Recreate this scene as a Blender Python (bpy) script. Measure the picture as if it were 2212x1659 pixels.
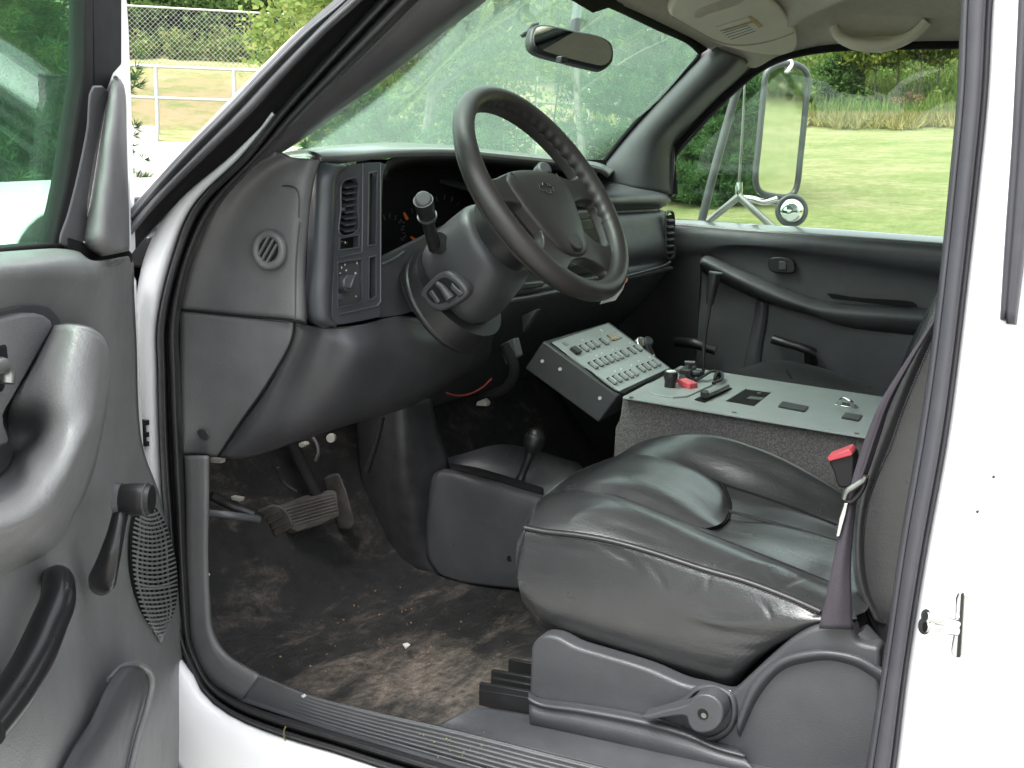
import bpy, bmesh, math, random
import numpy as np
from mathutils import Vector, Matrix

random.seed(7)
rng = np.random.default_rng(7)
SC = bpy.context.scene
for o in list(bpy.data.objects):
    bpy.data.objects.remove(o)

# ------------------------------------------------------------------ camera
F, PHI, PIT, ROL = 2365.0, math.radians(29.16), math.radians(10.755), math.radians(1.107)
IW, IH = 2212.0, 1659.0                    # measuring grid of the photograph
CAM = Vector((-1.13, 0.0, 1.48))
_d = Vector((math.cos(PHI)*math.cos(PIT), math.sin(PHI)*math.cos(PIT), -math.sin(PIT)))
_r = Vector((math.sin(PHI), -math.cos(PHI), 0))
_u = _r.cross(_d)
RT = _r*math.cos(ROL) + _u*math.sin(ROL)
UP = -_r*math.sin(ROL) + _u*math.cos(ROL)
cd = bpy.data.cameras.new('camera')
cam = bpy.data.objects.new('camera', cd)
SC.collection.objects.link(cam)
cam.matrix_world = Matrix(((RT.x, UP.x, -_d.x, CAM.x), (RT.y, UP.y, -_d.y, CAM.y), (RT.z, UP.z, -_d.z, CAM.z), (0, 0, 0, 1)))
cd.sensor_width = 36.0
cd.lens = 36.0*F/IW
cd.clip_start = 0.02
cd.clip_end = 1000
SC.camera = cam

# ------------------------------------------------------------------ world, sun, exposure (bright overcast)
SUN_EL = math.radians(64)
w = bpy.data.worlds.new('World'); SC.world = w; w.use_nodes = True
nt = w.node_tree; nt.nodes.clear()
sky = nt.nodes.new('ShaderNodeTexSky'); sky.sky_type = 'NISHITA'; sky.sun_disc = False
sky.sun_elevation = SUN_EL; sky.air_density = 1.0; sky.dust_density = 4.0; sky.ozone_density = 1.0
hs = nt.nodes.new('ShaderNodeHueSaturation'); hs.inputs['Saturation'].default_value = 0.22
bg = nt.nodes.new('ShaderNodeBackground'); bg.inputs['Strength'].default_value = 0.15
wo = nt.nodes.new('ShaderNodeOutputWorld')
nt.links.new(sky.outputs[0], hs.inputs['Color']); nt.links.new(hs.outputs[0], bg.inputs['Color']); nt.links.new(bg.outputs[0], wo.inputs['Surface'])
sd = bpy.data.lights.new('sun', 'SUN'); sd.energy = 0.65; sd.angle = math.radians(55); sd.color = (1, 0.96, 0.9)
sun = bpy.data.objects.new('sun', sd); SC.collection.objects.link(sun)
# bright veiled sun high over the driver's side, a little ahead
SUN_DIR = Vector((-math.cos(SUN_EL)*0.94, math.cos(SUN_EL)*0.34, math.sin(SUN_EL)))   # towards the sun
sun.rotation_euler = SUN_DIR.to_track_quat('Z', 'Y').to_euler()
sky.sun_rotation = math.atan2(SUN_DIR.x, SUN_DIR.y)
SC.view_settings.view_transform = 'Standard'
SC.view_settings.look = 'None'
SC.view_settings.gamma = 1.0
SC.view_settings.use_curve_mapping = False
SC.view_settings.exposure = 2.3
try:
    SC.cycles.max_bounces = 8; SC.cycles.diffuse_bounces = 4; SC.cycles.transparent_max_bounces = 16
    SC.cycles.use_denoising = True
except Exception:
    pass

# ------------------------------------------------------------------ measuring helpers: a photo point on a real plane of the truck
def ray(u, v):
    return RT*((u-IW/2)/F) + UP*(-(v-IH/2)/F) + _d
def _ax(u, v, i, val):
    d = ray(u, v)
    return CAM + d*((val-CAM[i])/d[i])
def X(u, v, x): return _ax(u, v, 0, x)
def Y(u, v, y): return _ax(u, v, 1, y)
def Z(u, v, z): return _ax(u, v, 2, z)
def PL(u, v, p0, n, off=0.0):
    d = ray(u, v)
    return CAM + d*(((p0+n*off-CAM).dot(n))/d.dot(n))
def XS(pts, x): return [X(u, v, x) for u, v in pts]
def YS(pts, y): return [Y(u, v, y) for u, v in pts]
def ZS(pts, z): return [Z(u, v, z) for u, v in pts]

# ------------------------------------------------------------------ object helpers
COL = SC.collection
WM = {}
def link(name, me, mat, parent=None):
    """one mesh object, origin at its middle, parented without moving"""
    n = len(me.vertices)
    co = np.empty(n*3, np.float32); me.vertices.foreach_get('co', co); co = co.reshape(-1, 3)
    c = (co.min(0)+co.max(0))/2
    me.vertices.foreach_set('co', (co-c).ravel()); me.update()
    o = bpy.data.objects.new(name, me); COL.objects.link(o)
    o.location = Vector(c.tolist())
    WM[o] = Matrix.Translation(o.location)
    if parent is not None:
        o.parent = parent; o.matrix_parent_inverse = WM[parent].inverted()
    if mat is not None: me.materials.append(mat)
    return o
def empty(name, loc, label, cat, group=None):
    o = bpy.data.objects.new(name, None); COL.objects.link(o); o.location = loc; o.empty_display_size = .1
    WM[o] = Matrix.Translation(Vector(loc))
    o['label'] = label; o['category'] = cat
    if group: o['group'] = group
    return o
def tag(o, label, cat, group=None):
    o['label'] = label; o['category'] = cat
    if group: o['group'] = group
    return o
def kind(o, k): o['kind'] = k; return o
def mesh_from(verts, faces, smooth=True, name='m', sharp=None):
    me = bpy.data.meshes.new(name)
    me.from_pydata([tuple(v) for v in verts], [], faces); me.update()
    if smooth:
        me.shade_smooth()
        if sharp: me.set_sharp_from_angle(angle=math.radians(sharp))
    return me
def cr(p, n, closed=False):
    """Catmull-Rom through the points p, resampled evenly to n"""
    p = [Vector(q) for q in p]
    if len(p) == 2 and not closed:
        return [p[0].lerp(p[1], i/(n-1)) for i in range(n)]
    out = []
    m = len(p)
    segs = m if closed else m-1
    for i in range(segs):
        if closed:
            a, b, c, d = p[i-1], p[i], p[(i+1) % m], p[(i+2) % m]
        else:
            b, c = p[i], p[i+1]
            a = p[i-1] if i > 0 else b*2-c
            d = p[i+2] if i+2 < m else c*2-b
        t0 = 0.0; t1 = t0+max((b-a).length, 1e-6)**.5; t2 = t1+max((c-b).length, 1e-6)**.5; t3 = t2+max((d-c).length, 1e-6)**.5
        for k in range(12):
            t = t1+(t2-t1)*k/12
            A1 = a*((t1-t)/(t1-t0))+b*((t-t0)/(t1-t0)); A2 = b*((t2-t)/(t2-t1))+c*((t-t1)/(t2-t1)); A3 = c*((t3-t)/(t3-t2))+d*((t-t2)/(t3-t2))
            B1 = A1*((t2-t)/(t2-t0))+A2*((t-t0)/(t2-t0)); B2 = A2*((t3-t)/(t3-t1))+A3*((t-t1)/(t3-t1))
            out.append(B1*((t2-t)/(t2-t1))+B2*((t-t1)/(t2-t1)))
    if not closed: out.append(p[-1].copy())
    else: out.append(out[0].copy())
    L = [0.0]
    for i in range(1, len(out)): L.append(L[-1]+(out[i]-out[i-1]).length)
    res = []; j = 0; N = n if not closed else n+1
    for i in range(N):
        s = L[-1]*i/(N-1)
        while j < len(L)-2 and L[j+1] < s: j += 1
        f = (s-L[j])/max(L[j+1]-L[j], 1e-9)
        res.append(out[j].lerp(out[j+1], min(max(f, 0), 1)))
    return res[:n] if closed else res
def cru(p, n):
    """Catmull-Rom sampled evenly per control point, so that rails keep step with each other"""
    p = [Vector(q) for q in p]; m = len(p); out = []
    for k in range(n):
        x = k*(m-1)/(n-1); i = min(int(x), m-2); t = x-i
        b, c = p[i], p[i+1]; a = p[i-1] if i else b*2-c; d = p[i+2] if i+2 < m else c*2-b
        out.append(b+((c-a)+((a*2-b*5+c*4-d)+(b*3-a-c*3+d)*t)*t)*(t*.5))
    return out
def cr2(p, n, closed=False):
    return [(q.x, q.y) for q in cr([Vector((a, b, 0)) for a, b in p], n, closed)]
def solid(o, t, off=-1.0):
    m = o.modifiers.new('solid', 'SOLIDIFY'); m.thickness = t; m.offset = off; return o
def grid(rows, flip=False, close_u=False):
    nv, nu = len(rows), len(rows[0]); V = [p for r in rows for p in r]; Fc = []
    for i in range(nv-1):
        for j in range(nu if close_u else nu-1):
            k = (j+1) % nu
            q = (i*nu+j, i*nu+k, (i+1)*nu+k, (i+1)*nu+j)
            Fc.append(q[::-1] if flip else q)
    return V, Fc
def facing(V, Fc):
    s = 0.0
    for f in Fc[::max(1, len(Fc)//60)]:
        a, b, c = V[f[0]], V[f[1]], V[f[2]]
        s += (b-a).cross(c-a).dot(CAM-a)
    return s
def loft(name, rails, mat, parent, nu=24, k=4, thick=0.006, smooth_across=True, sharp=None):
    """a curved sheet through rails (each a list of points), given a real thickness behind its seen face"""
    R = [cr(r, nu) for r in rails] if len({len(r) for r in rails}) > 1 or len(rails[0]) == 2 else [cru(r, nu) for r in rails]
    if smooth_across and len(R) > 2:
        rows = [list(x) for x in zip(*[cr([R[i][j] for i in range(len(R))], (len(R)-1)*k+1) for j in range(nu)])]
    else: rows = R
    V, Fc = grid(rows)
    if facing(V, Fc) < 0: Fc = [f[::-1] for f in Fc]
    o = link(name, mesh_from(V, Fc, True, name, sharp), mat, parent)
    if thick: solid(o, thick)
    return o
def lerp2(A, B, t): return [(a[0]+(b[0]-a[0])*t, a[1]+(b[1]-a[1])*t) for a, b in zip(A, B)]
def band(name, A, B, prof, mat, parent, nu=48, thick=0.006, fn=None, sharp=None, k=1, sm=False):
    """a moulded strip between two photo lines A and B; prof = [(t, depth plane)] across it"""
    A = cr2(A, nu); B = cr2(B, nu)
    fn = fn or X
    rails = [[fn(u, v, d) for u, v in lerp2(A, B, t)] for t, d in prof]
    R = rails
    if sm: R = [list(x) for x in zip(*[cr([R[i][j] for i in range(len(R))], (len(R)-1)*k+1) for j in range(nu)])]
    V, Fc = grid(R)
    if facing(V, Fc) < 0: Fc = [f[::-1] for f in Fc]
    o = link(name, mesh_from(V, Fc, True, name, sharp), mat, parent)
    if thick: solid(o, thick)
    return o
def bevel(o, wd, seg=2, ang=35):
    m = o.modifiers.new('bevel', 'BEVEL'); m.width = wd; m.segments = seg; m.limit_method = 'ANGLE'; m.angle_limit = math.radians(ang)
    return o
def prism(name, pts, vec, mat, parent, bev=0.0, seg=2, sharp=40):
    """outline pts (3-D, roughly planar) pushed back along vec"""
    vec = Vector(vec); n = len(pts); pts = [Vector(p) for p in pts]
    V = pts+[p+vec for p in pts]
    Fc = [tuple(range(n)), tuple(range(2*n-1, n-1, -1))]+[((i+1) % n, i, n+i, n+(i+1) % n) for i in range(n)]
    nrm = Vector((0, 0, 0))
    for i in range(n): nrm += pts[i].cross(pts[(i+1) % n])
    if nrm.dot(vec) > 0: Fc = [f[::-1] for f in Fc]
    me = mesh_from(V, Fc, True, name, sharp)
    o = link(name, me, mat, parent)
    if bev: bevel(o, bev, seg)
    return o
def plate(name, outer, holes, t, mat, parent, bev=0.0, vec=None):
    """flat panel with real openings"""
    bm = bmesh.new()
    edges = []
    for loop in [outer]+holes:
        vs = [bm.verts.new(p) for p in loop]
        edges += [bm.edges.new((vs[i], vs[(i+1) % len(vs)])) for i in range(len(vs))]
    bmesh.ops.triangle_fill(bm, use_beauty=True, use_dissolve=False, edges=edges)
    bm.normal_update()
    s = sum(f.normal.dot(CAM-f.calc_center_median())*f.calc_area() for f in bm.faces)
    if s < 0: bmesh.ops.reverse_faces(bm, faces=bm.faces[:])
    me = bpy.data.meshes.new(name); bm.to_mesh(me); bm.free()
    o = link(name, me, mat, parent)
    solid(o, t)
    if bev: bevel(o, bev, 2, 60)
    return o
def tube_mesh(pts, rad, n=10, m=None, closed=False, flat=1.0, bump=None):
    m = m or max(2, len(pts)*5)
    P = cr(pts, m, closed)
    if not hasattr(rad, '__len__'): rad = [rad]*2
    rr = np.interp(np.linspace(0, 1, m), np.linspace(0, 1, len(rad)), rad)
    V = []; up = None
    for i, p in enumerate(P):
        if closed: t = (P[(i+1) % m]-P[i-1]).normalized()
        else: t = (P[min(i+1, m-1)]-P[max(i-1, 0)]).normalized()
        if up is None:
            up = Vector((0, 0, 1)) if abs(t.z) < .9 else Vector((1, 0, 0))
        up = (up-t*up.dot(t)).normalized(); s = t.cross(up)
        for j in range(n):
            a = 2*math.pi*j/n
            q = rr[i]*(bump(i/m, a) if bump else 1)
            V.append(p+(up*math.cos(a)*flat+s*math.sin(a))*q)
    Fc = []
    for i in range(m if closed else m-1):
        for j in range(n):
            a, b = i*n+j, i*n+(j+1) % n; c, d = ((i+1) % m)*n+(j+1) % n, ((i+1) % m)*n+j
            Fc.append((a, b, c, d))
    if not closed:
        Fc.append(tuple(range(n-1, -1, -1))); Fc.append(tuple((m-1)*n+j for j in range(n)))
    return V, Fc
def tube(name, pts, rad, mat, parent, n=10, m=None, closed=False, flat=1.0, bump=None):
    V, Fc = tube_mesh(pts, rad, n, m, closed, flat, bump)
    return link(name, mesh_from(V, Fc, True, name, 50), mat, parent)
class MB:
    """several primitives joined into one part"""
    def __init__(s): s.V = []; s.F = []
    def add(s, V, Fc):
        b = len(s.V); s.V += list(V); s.F += [tuple(i+b for i in f) for f in Fc]; return s
    def tube(s, pts, rad, n=8, m=None, closed=False, flat=1.0): return s.add(*tube_mesh(pts, rad, n, m, closed, flat))
    def box(s, c, ax, ay, az):
        c, ax, ay, az = Vector(c), Vector(ax), Vector(ay), Vector(az)
        V = [c+ax*i+ay*j+az*k for i in (-1, 1) for j in (-1, 1) for k in (-1, 1)]
        Fc = [(0, 1, 3, 2), (4, 6, 7, 5), (0, 4, 5, 1), (2, 3, 7, 6), (0, 2, 6, 4), (1, 5, 7, 3)]
        if ax.cross(ay).dot(az) < 0: Fc = [f[::-1] for f in Fc]
        return s.add(V, Fc)
    def build(s, name, mat, parent, bev=0.0, sharp=40):
        o = link(name, mesh_from(s.V, s.F, True, name, sharp), mat, parent)
        if bev: bevel(o, bev)
        return o
def box(name, c, ax, ay, az, mat, parent, bev=0.003):
    return MB().box(c, ax, ay, az).build(name, mat, parent, bev)
def disc(name, c, n, r, t, mat, parent, seg=28, bev=0.0, r2=None):
    n = Vector(n).normalized(); c = Vector(c)
    return_v, f = tube_mesh([c-n*t, c], [r, r2 or r], seg, 2)
    o = link(name, mesh_from(return_v, f, True, name, 40), mat, parent)
    if bev: bevel(o, bev)
    return o
def ring_pts(c, a, b, ra, rb, n=32): return [c+a*(ra*math.cos(2*math.pi*i/n))+b*(rb*math.sin(2*math.pi*i/n)) for i in range(n)]

# ------------------------------------------------------------------ materials
def newmat(name):
    m = bpy.data.materials.new(name); m.use_nodes = True
    n = m.node_tree; b = n.nodes['Principled BSDF']; return m, n, b
def ramp(n, fac, stops):
    r = n.nodes.new('ShaderNodeValToRGB'); e = r.color_ramp.elements
    while len(e) < len(stops): e.new(.5)
    for i, (p, c) in enumerate(stops):
        e[i].position = p; e[i].color = (*c, 1) if len(c) == 3 else c
    n.links.new(fac, r.inputs['Fac']); return r.outputs['Color']
def noise(n, scale, detail=4, vec=None, rough=.55, dist=0.0):
    t = n.nodes.new('ShaderNodeTexNoise'); t.inputs['Scale'].default_value = scale; t.inputs['Detail'].default_value = detail
    t.inputs['Roughness'].default_value = rough; t.inputs['Distortion'].default_value = dist
    if vec is not None: n.links.new(vec, t.inputs['Vector'])
    return t.outputs['Fac']
def coords(n, scale=(1, 1, 1), rot=(0, 0, 0)):
    g = n.nodes.new('ShaderNodeNewGeometry'); mp = n.nodes.new('ShaderNodeMapping')
    mp.inputs['Scale'].default_value = scale; mp.inputs['Rotation'].default_value = rot
    n.links.new(g.outputs['Position'], mp.inputs['Vector']); return mp.outputs['Vector']
def bump(n, b, h, strength, dist=.002, prev=None):
    k = n.nodes.new('ShaderNodeBump'); k.inputs['Strength'].default_value = strength; k.inputs['Distance'].default_value = dist
    n.links.new(h, k.inputs['Height'])
    if prev is not None: n.links.new(prev, k.inputs['Normal'])
    n.links.new(k.outputs['Normal'], b.inputs['Normal']); return k.outputs['Normal']
def math_n(n, op, a, bval):
    k = n.nodes.new('ShaderNodeMath'); k.operation = op; n.links.new(a, k.inputs[0])
    if hasattr(bval, 'links'): n.links.new(bval, k.inputs[1])
    else: k.inputs[1].default_value = bval
    return k.outputs[0]
def plain(name, col, rough=.5, metal=0.0, spec=.5, var=.12, vscale=14, grain=0.0, gscale=900, gdist=.0006, rvar=.1, dust=0.0, coat=0.0):
    """moulded material: base colour with faint wear, roughness variation and a fine moulded grain"""
    m, n, b = newmat(name); P = coords(n)
    f = noise(n, vscale, 5, P)
    lo = tuple(c*(1-var) for c in col); hi = tuple(min(1, c*(1+var)) for c in col)
    c = ramp(n, f, [(.3, lo), (.7, hi)])
    if dust:
        f3 = noise(n, 5.0, 8, P, .7)
        dm = ramp(n, f3, [(.45, (0, 0, 0)), (.8, (dust, dust, dust))])
        mx = n.nodes.new('ShaderNodeMix'); mx.data_type = 'RGBA'
        n.links.new(dm, mx.inputs['Factor']); n.links.new(c, mx.inputs['A']); mx.inputs['B'].default_value = (.25, .23, .2, 1); c = mx.outputs['Result']
    n.links.new(c, b.inputs['Base Color'])
    f2 = noise(n, vscale*3.1, 6, P)
    rr = n.nodes.new('ShaderNodeMapRange'); rr.inputs['To Min'].default_value = max(.03, rough-rvar); rr.inputs['To Max'].default_value = min(1, rough+rvar)
    n.links.new(f2, rr.inputs['Value']); n.links.new(rr.outputs[0], b.inputs['Roughness'])
    b.inputs['Coat Weight'].default_value = coat; b.inputs['Coat Roughness'].default_value = .15
    b.inputs['Metallic'].default_value = metal; b.inputs['Specular IOR Level'].default_value = spec
    if grain:
        v = n.nodes.new('ShaderNodeTexVoronoi'); v.inputs['Scale'].default_value = gscale; n.links.new(P, v.inputs['Vector'])
        bump(n, b, v.outputs['Distance'], grain, gdist)
    return m
M = {}
M['plastic'] = plain('charcoal_plastic', (.060, .061, .066), .44, grain=.3, gscale=520, gdist=.0007, dust=.10)
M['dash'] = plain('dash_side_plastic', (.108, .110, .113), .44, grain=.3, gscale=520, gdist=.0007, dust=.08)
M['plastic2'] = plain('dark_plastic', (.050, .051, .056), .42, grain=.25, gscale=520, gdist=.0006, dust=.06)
M['bezel'] = plain('bezel_plastic', (.05, .053, .060), .38, grain=.1, gscale=700, gdist=.0004)
M['black'] = plain('black_plastic', (.012, .012, .013), .42)
M['gloss'] = plain('gloss_black', (.012, .012, .013), .28, var=0, rvar=.02)
M['sillgloss'] = plain('window_ledge', (.12, .122, .118), .22, rvar=.04, coat=1.0)
M['dashtop'] = plain('dash_top', (.10, .10, .10), .30, rvar=.05, coat=.5)  # base colour lightened to carry dust and sky glare
M['sail'] = plain('sail_plastic', (.15, .148, .152), .6, grain=.25, gscale=520)
M['matte'] = plain('matte_black', (.010, .010, .0105), .85, spec=.2)
M['trimgrey'] = plain('grey_trim', (.165, .168, .17), .42, grain=.3, gscale=480, gdist=.0008, dust=.08)
M['base'] = plain('seat_base_plastic', (.046, .048, .053), .45, grain=.3, gscale=500, gdist=.0006, dust=.06)
M['rubber'] = plain('rubber', (.018, .018, .020), .40, vscale=25, dust=.05)
M['rubber_lt'] = plain('weathered_rubber', (.075, .077, .082), .36, vscale=20, dust=.08)
M['pillar_seal'] = plain('pillar_rubber', (.040, .040, .048), .5, vscale=18, dust=.06)
M['white'] = plain('white_paint', (.8, .81, .82), .22, var=.02, vscale=3, rvar=.05)
M['chrome'] = plain('bright_metal', (.75, .75, .75), .16, 1.0, var=.05, rvar=.06)
M['steel'] = plain('dull_steel', (.32, .32, .31), .4, 1.0)
M['red'] = plain('red_plastic', (.55, .03, .04), .4)
M['column'] = plain('column_plastic', (.046, .046, .050), .42, grain=.2, gscale=520)
M['hump'] = plain('black_carpet', (.030, .030, .032), .6, vscale=30, var=.3)
M['wire_red'] = plain('dusty_red_wire', (.20, .03, .02), .7)
M['pedal'] = plain('dusty_pedal', (.03, .027, .024), .75, vscale=40, var=.4, dust=.35)
M['pinkred'] = plain('red_switch', (.6, .08, .1), .4)
M['orange'] = plain('orange_mark', (.8, .17, .02), .5)
M['headliner'] = plain('headliner_cloth', (.47, .432, .365), .95, var=.06, vscale=60, grain=.25, gscale=1300, gdist=.0006)
M['visor'] = plain('visor_vinyl', (.68, .63, .535), .8, var=.05, grain=.2, gscale=900)
M['panel'] = plain('panel_grey', (.29, .315, .31), .42, var=.05, rvar=.06)
M['panel_side'] = plain('panel_dark', (.05, .053, .056), .5, var=.15)
M['paper'] = plain('paper', (.7, .68, .62), .8)
M['webbing'] = plain('belt_webbing', (.038, .032, .041), .75, grain=.4, gscale=700, gdist=.0008)
M['wheel'] = plain('wheel_vinyl', (.030, .028, .027), .42, grain=.25, gscale=900, gdist=.0005, rvar=.08)
M['screen'] = plain('amber_window', (.16, .11, .045), .2)
M['ivory'] = plain('pale_mark', (.62, .62, .6), .5)
M['dullwhite'] = plain('dusty_white', (.26, .255, .23), .6)
M['amber'] = plain('amber_text', (.5, .33, .1), .5)
M['yellow'] = plain('pale_yellow', (.8, .78, .62), .5)
def leather():
    m, n, b = newmat('black_leather'); P = coords(n)
    f = noise(n, 9, 5, P)
    n.links.new(ramp(n, f, [(.3, (.022, .0225, .024)), (.7, (.032, .0325, .034))]), b.inputs['Base Color'])
    rr = n.nodes.new('ShaderNodeMapRange'); rr.inputs['To Min'].default_value = .22; rr.inputs['To Max'].default_value = .38
    n.links.new(noise(n, 22, 6, P), rr.inputs['Value']); n.links.new(rr.outputs[0], b.inputs['Roughness'])
    b.inputs['Specular IOR Level'].default_value = .65
    b.inputs['Coat Weight'].default_value = .4; b.inputs['Coat Roughness'].default_value = .24
    v = n.nodes.new('ShaderNodeTexVoronoi'); v.inputs['Scale'].default_value = 420; n.links.new(P, v.inputs['Vector'])
    w1 = noise(n, 26, 3, coords(n, (1, .28, 1), (0, 0, .3)), .5, 1.6)
    k1 = bump(n, b, w1, .10, .010)
    w2 = noise(n, 70, 3, coords(n, (.6, .5, 1), (.4, 0, .5)), .5, 1.0)
    k2 = bump(n, b, w2, .05, .003, k1)
    bump(n, b, v.outputs['Distance'], .3, .0007, k2)
    return m
M['leather'] = leather()
def carpet():
    m, n, b = newmat('speckled_carpet'); P = coords(n)
    f = noise(n, 330, 6, P, .8)
    n.links.new(ramp(n, f, [(.36, (.075, .069, .068)), (.5, (.14, .131, .129)), (.64, (.26, .245, .24))]), b.inputs['Base Color'])
    b.inputs['Roughness'].default_value = 1; bump(n, b, f, .9, .004); return m
M['carpet'] = carpet()
def floor_mat():
    m, n, b = newmat('dirty_vinyl'); P = coords(n)
    base = ramp(n, noise(n, 30, 5, P), [(.3, (.014, .014, .014)), (.7, (.026, .026, .0258))])
    # mud: worn in patches in the middle of the footwell, streaked
    sx = n.nodes.new('ShaderNodeSeparateXYZ'); g = n.nodes.new('ShaderNodeNewGeometry'); n.links.new(g.outputs['Position'], sx.inputs[0])
    d1 = math_n(n, 'SUBTRACT', sx.outputs[0], .20); d2 = math_n(n, 'SUBTRACT', sx.outputs[1], .90)
    r2 = math_n(n, 'ADD', math_n(n, 'MULTIPLY', math_n(n, 'MULTIPLY', d1, d1), 22), math_n(n, 'MULTIPLY', math_n(n, 'MULTIPLY', d2, d2), 14))
    rad = ramp(n, r2, [(0, (.2, .2, .2)), (.3, (.10, .10, .10)), (.8, (0, 0, 0))])
    st = noise(n, 10, 12, coords(n, (.75, 1.7, 1), (0, 0, .55)), .78, .5)
    f = math_n(n, 'ADD', st, rad)
    mud = ramp(n, f, [(.51, (0, 0, 0)), (.76, (.9, .9, .9))])
    mx = n.nodes.new('ShaderNodeMix'); mx.data_type = 'RGBA'
    n.links.new(mud, mx.inputs['Factor']); n.links.new(base, mx.inputs['A'])
    n.links.new(ramp(n, noise(n, 60, 8, P, .75), [(.35, (.05, .043, .037)), (.7, (.24, .20, .168))]), mx.inputs['B'])
    n.links.new(mx.outputs['Result'], b.inputs['Base Color'])
    b.inputs['Roughness'].default_value = .7; b.inputs['Specular IOR Level'].default_value = .3
    v = n.nodes.new('ShaderNodeTexVoronoi'); v.inputs['Scale'].default_value = 230; n.links.new(P, v.inputs['Vector'])
    k = bump(n, b, v.outputs['Distance'], .5, .0015); bump(n, b, st, .3, .01, k)
    return m
M['floor'] = floor_mat()
def sill_mat():
    m, n, b = newmat('sill_plastic'); P = coords(n)
    c = ramp(n, noise(n, 12, 5, P), [(.3, (.064, .067, .071)), (.7, (.088, .091, .097))])
    f = ramp(n, noise(n, 9, 10, coords(n, (2.2, .6, 1)), .75, .8), [(.55, (0, 0, 0)), (.75, (.5, .5, .5))])
    mx = n.nodes.new('ShaderNodeMix'); mx.data_type = 'RGBA'; n.links.new(f, mx.inputs['Factor']); n.links.new(c, mx.inputs['A'])
    mx.inputs['B'].default_value = (.15, .13, .11, 1); n.links.new(mx.outputs['Result'], b.inputs['Base Color'])
    b.inputs['Roughness'].default_value = .5; return m
M['sill'] = sill_mat()
def glass(name, tint, veil, gloss=.06):
    """pane: tinted see-through sheet with glare haze painted in as a veil, and a mirror film"""
    m = bpy.data.materials.new(name); m.use_nodes = True; n = m.node_tree; n.nodes.clear()
    t = n.nodes.new('ShaderNodeBsdfTransparent'); t.inputs['Color'].default_value = (*tint, 1)
    d = n.nodes.new('ShaderNodeBsdfTranslucent'); d.inputs['Color'].default_value = (.60, .96, .72, 1)  # mint glare haze, painted into the pane as a veil
    gl = n.nodes.new('ShaderNodeBsdfGlossy'); gl.inputs['Roughness'].default_value = .02
    P = coords(n, (1, 1, 1)); f = noise(n, 1.3, 4, P, .5, .3)
    vr = n.nodes.new('ShaderNodeMapRange'); vr.inputs['From Min'].default_value = .3; vr.inputs['From Max'].default_value = .75
    vr.inputs['To Min'].default_value = veil*.8; vr.inputs['To Max'].default_value = veil*1.2; n.links.new(f, vr.inputs['Value'])
    a = n.nodes.new('ShaderNodeMixShader'); n.links.new(vr.outputs[0], a.inputs[0]); n.links.new(t.outputs[0], a.inputs[1]); n.links.new(d.outputs[0], a.inputs[2])
    fr = n.nodes.new('ShaderNodeFresnel'); fr.inputs['IOR'].default_value = 1.45
    fm = math_n(n, 'MULTIPLY', fr.outputs[0], gloss/.04 if gloss else 0)
    c = n.nodes.new('ShaderNodeMixShader'); n.links.new(fm, c.inputs[0]); n.links.new(a.outputs[0], c.inputs[1]); n.links.new(gl.outputs[0], c.inputs[2])
    o = n.nodes.new('ShaderNodeOutputMaterial'); n.links.new(c.outputs[0], o.inputs[0]); return m
M['windshield'] = glass('windshield_glass', (.82, 1.0, .89), .105, .03)
M['sideglass'] = glass('side_glass', (.86, .94, .88), .004, .03)
M['doorglass'] = glass('door_glass', (.74, .95, .82), .012, .012)
def mirror_mat():
    m, n, b = newmat('mirror_glass'); b.inputs['Base Color'].default_value = (.8, .83, .8, 1); b.inputs['Metallic'].default_value = 1; b.inputs['Roughness'].default_value = .03
    return m
M['mirror'] = mirror_mat()
# ================================================================== THE SETTING: a grassy bowl rising away from the truck
def land(x, y):
    dx, dy = x-CAM.x, y-CAM.y; d = math.hypot(dx, dy); az = math.degrees(math.atan2(dy, dx))
    k = 1.0
    if az > 105: k = max(0, 1-(az-105)/40)
    if az < -115: k = max(0, 1-(-115-az)/30)
    t = min(1, max(0, (az-22)/16)); t = t*t*(3-2*t)
    bp = 46*(1-t)+30*t; sl = .30*(1-t)+.25*t
    z = 0.0
    if d > 4.5: z = (.119*(d-4.5) if d < 12 else .8925+.085*(d-12)) if d < bp else .8925+.085*(bp-12)+sl*(min(d, bp+24)-bp)+.05*max(0, d-bp-24)
    if d > bp: z += .25*math.sin(x*.31)*math.sin(y*.27+1)
    return z*k
def GT(u, v, far=140, extra=0.0):
    """where a sight line meets the land"""
    d = ray(u, v).normalized(); s = 4.0
    while s < far:
        p = CAM+d*s
        if p.z < land(p.x, p.y)+extra: return Vector((p.x, p.y, land(p.x, p.y)))
        s += .1
    p = CAM+d*far; return Vector((p.x, p.y, land(p.x, p.y)))
def AT(u, dist):
    """point on the land at a bearing and a distance"""
    d = ray(u, 370); d.z = 0; d.normalize(); p = CAM+d*dist; return Vector((p.x, p.y, land(p.x, p.y)))
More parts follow.
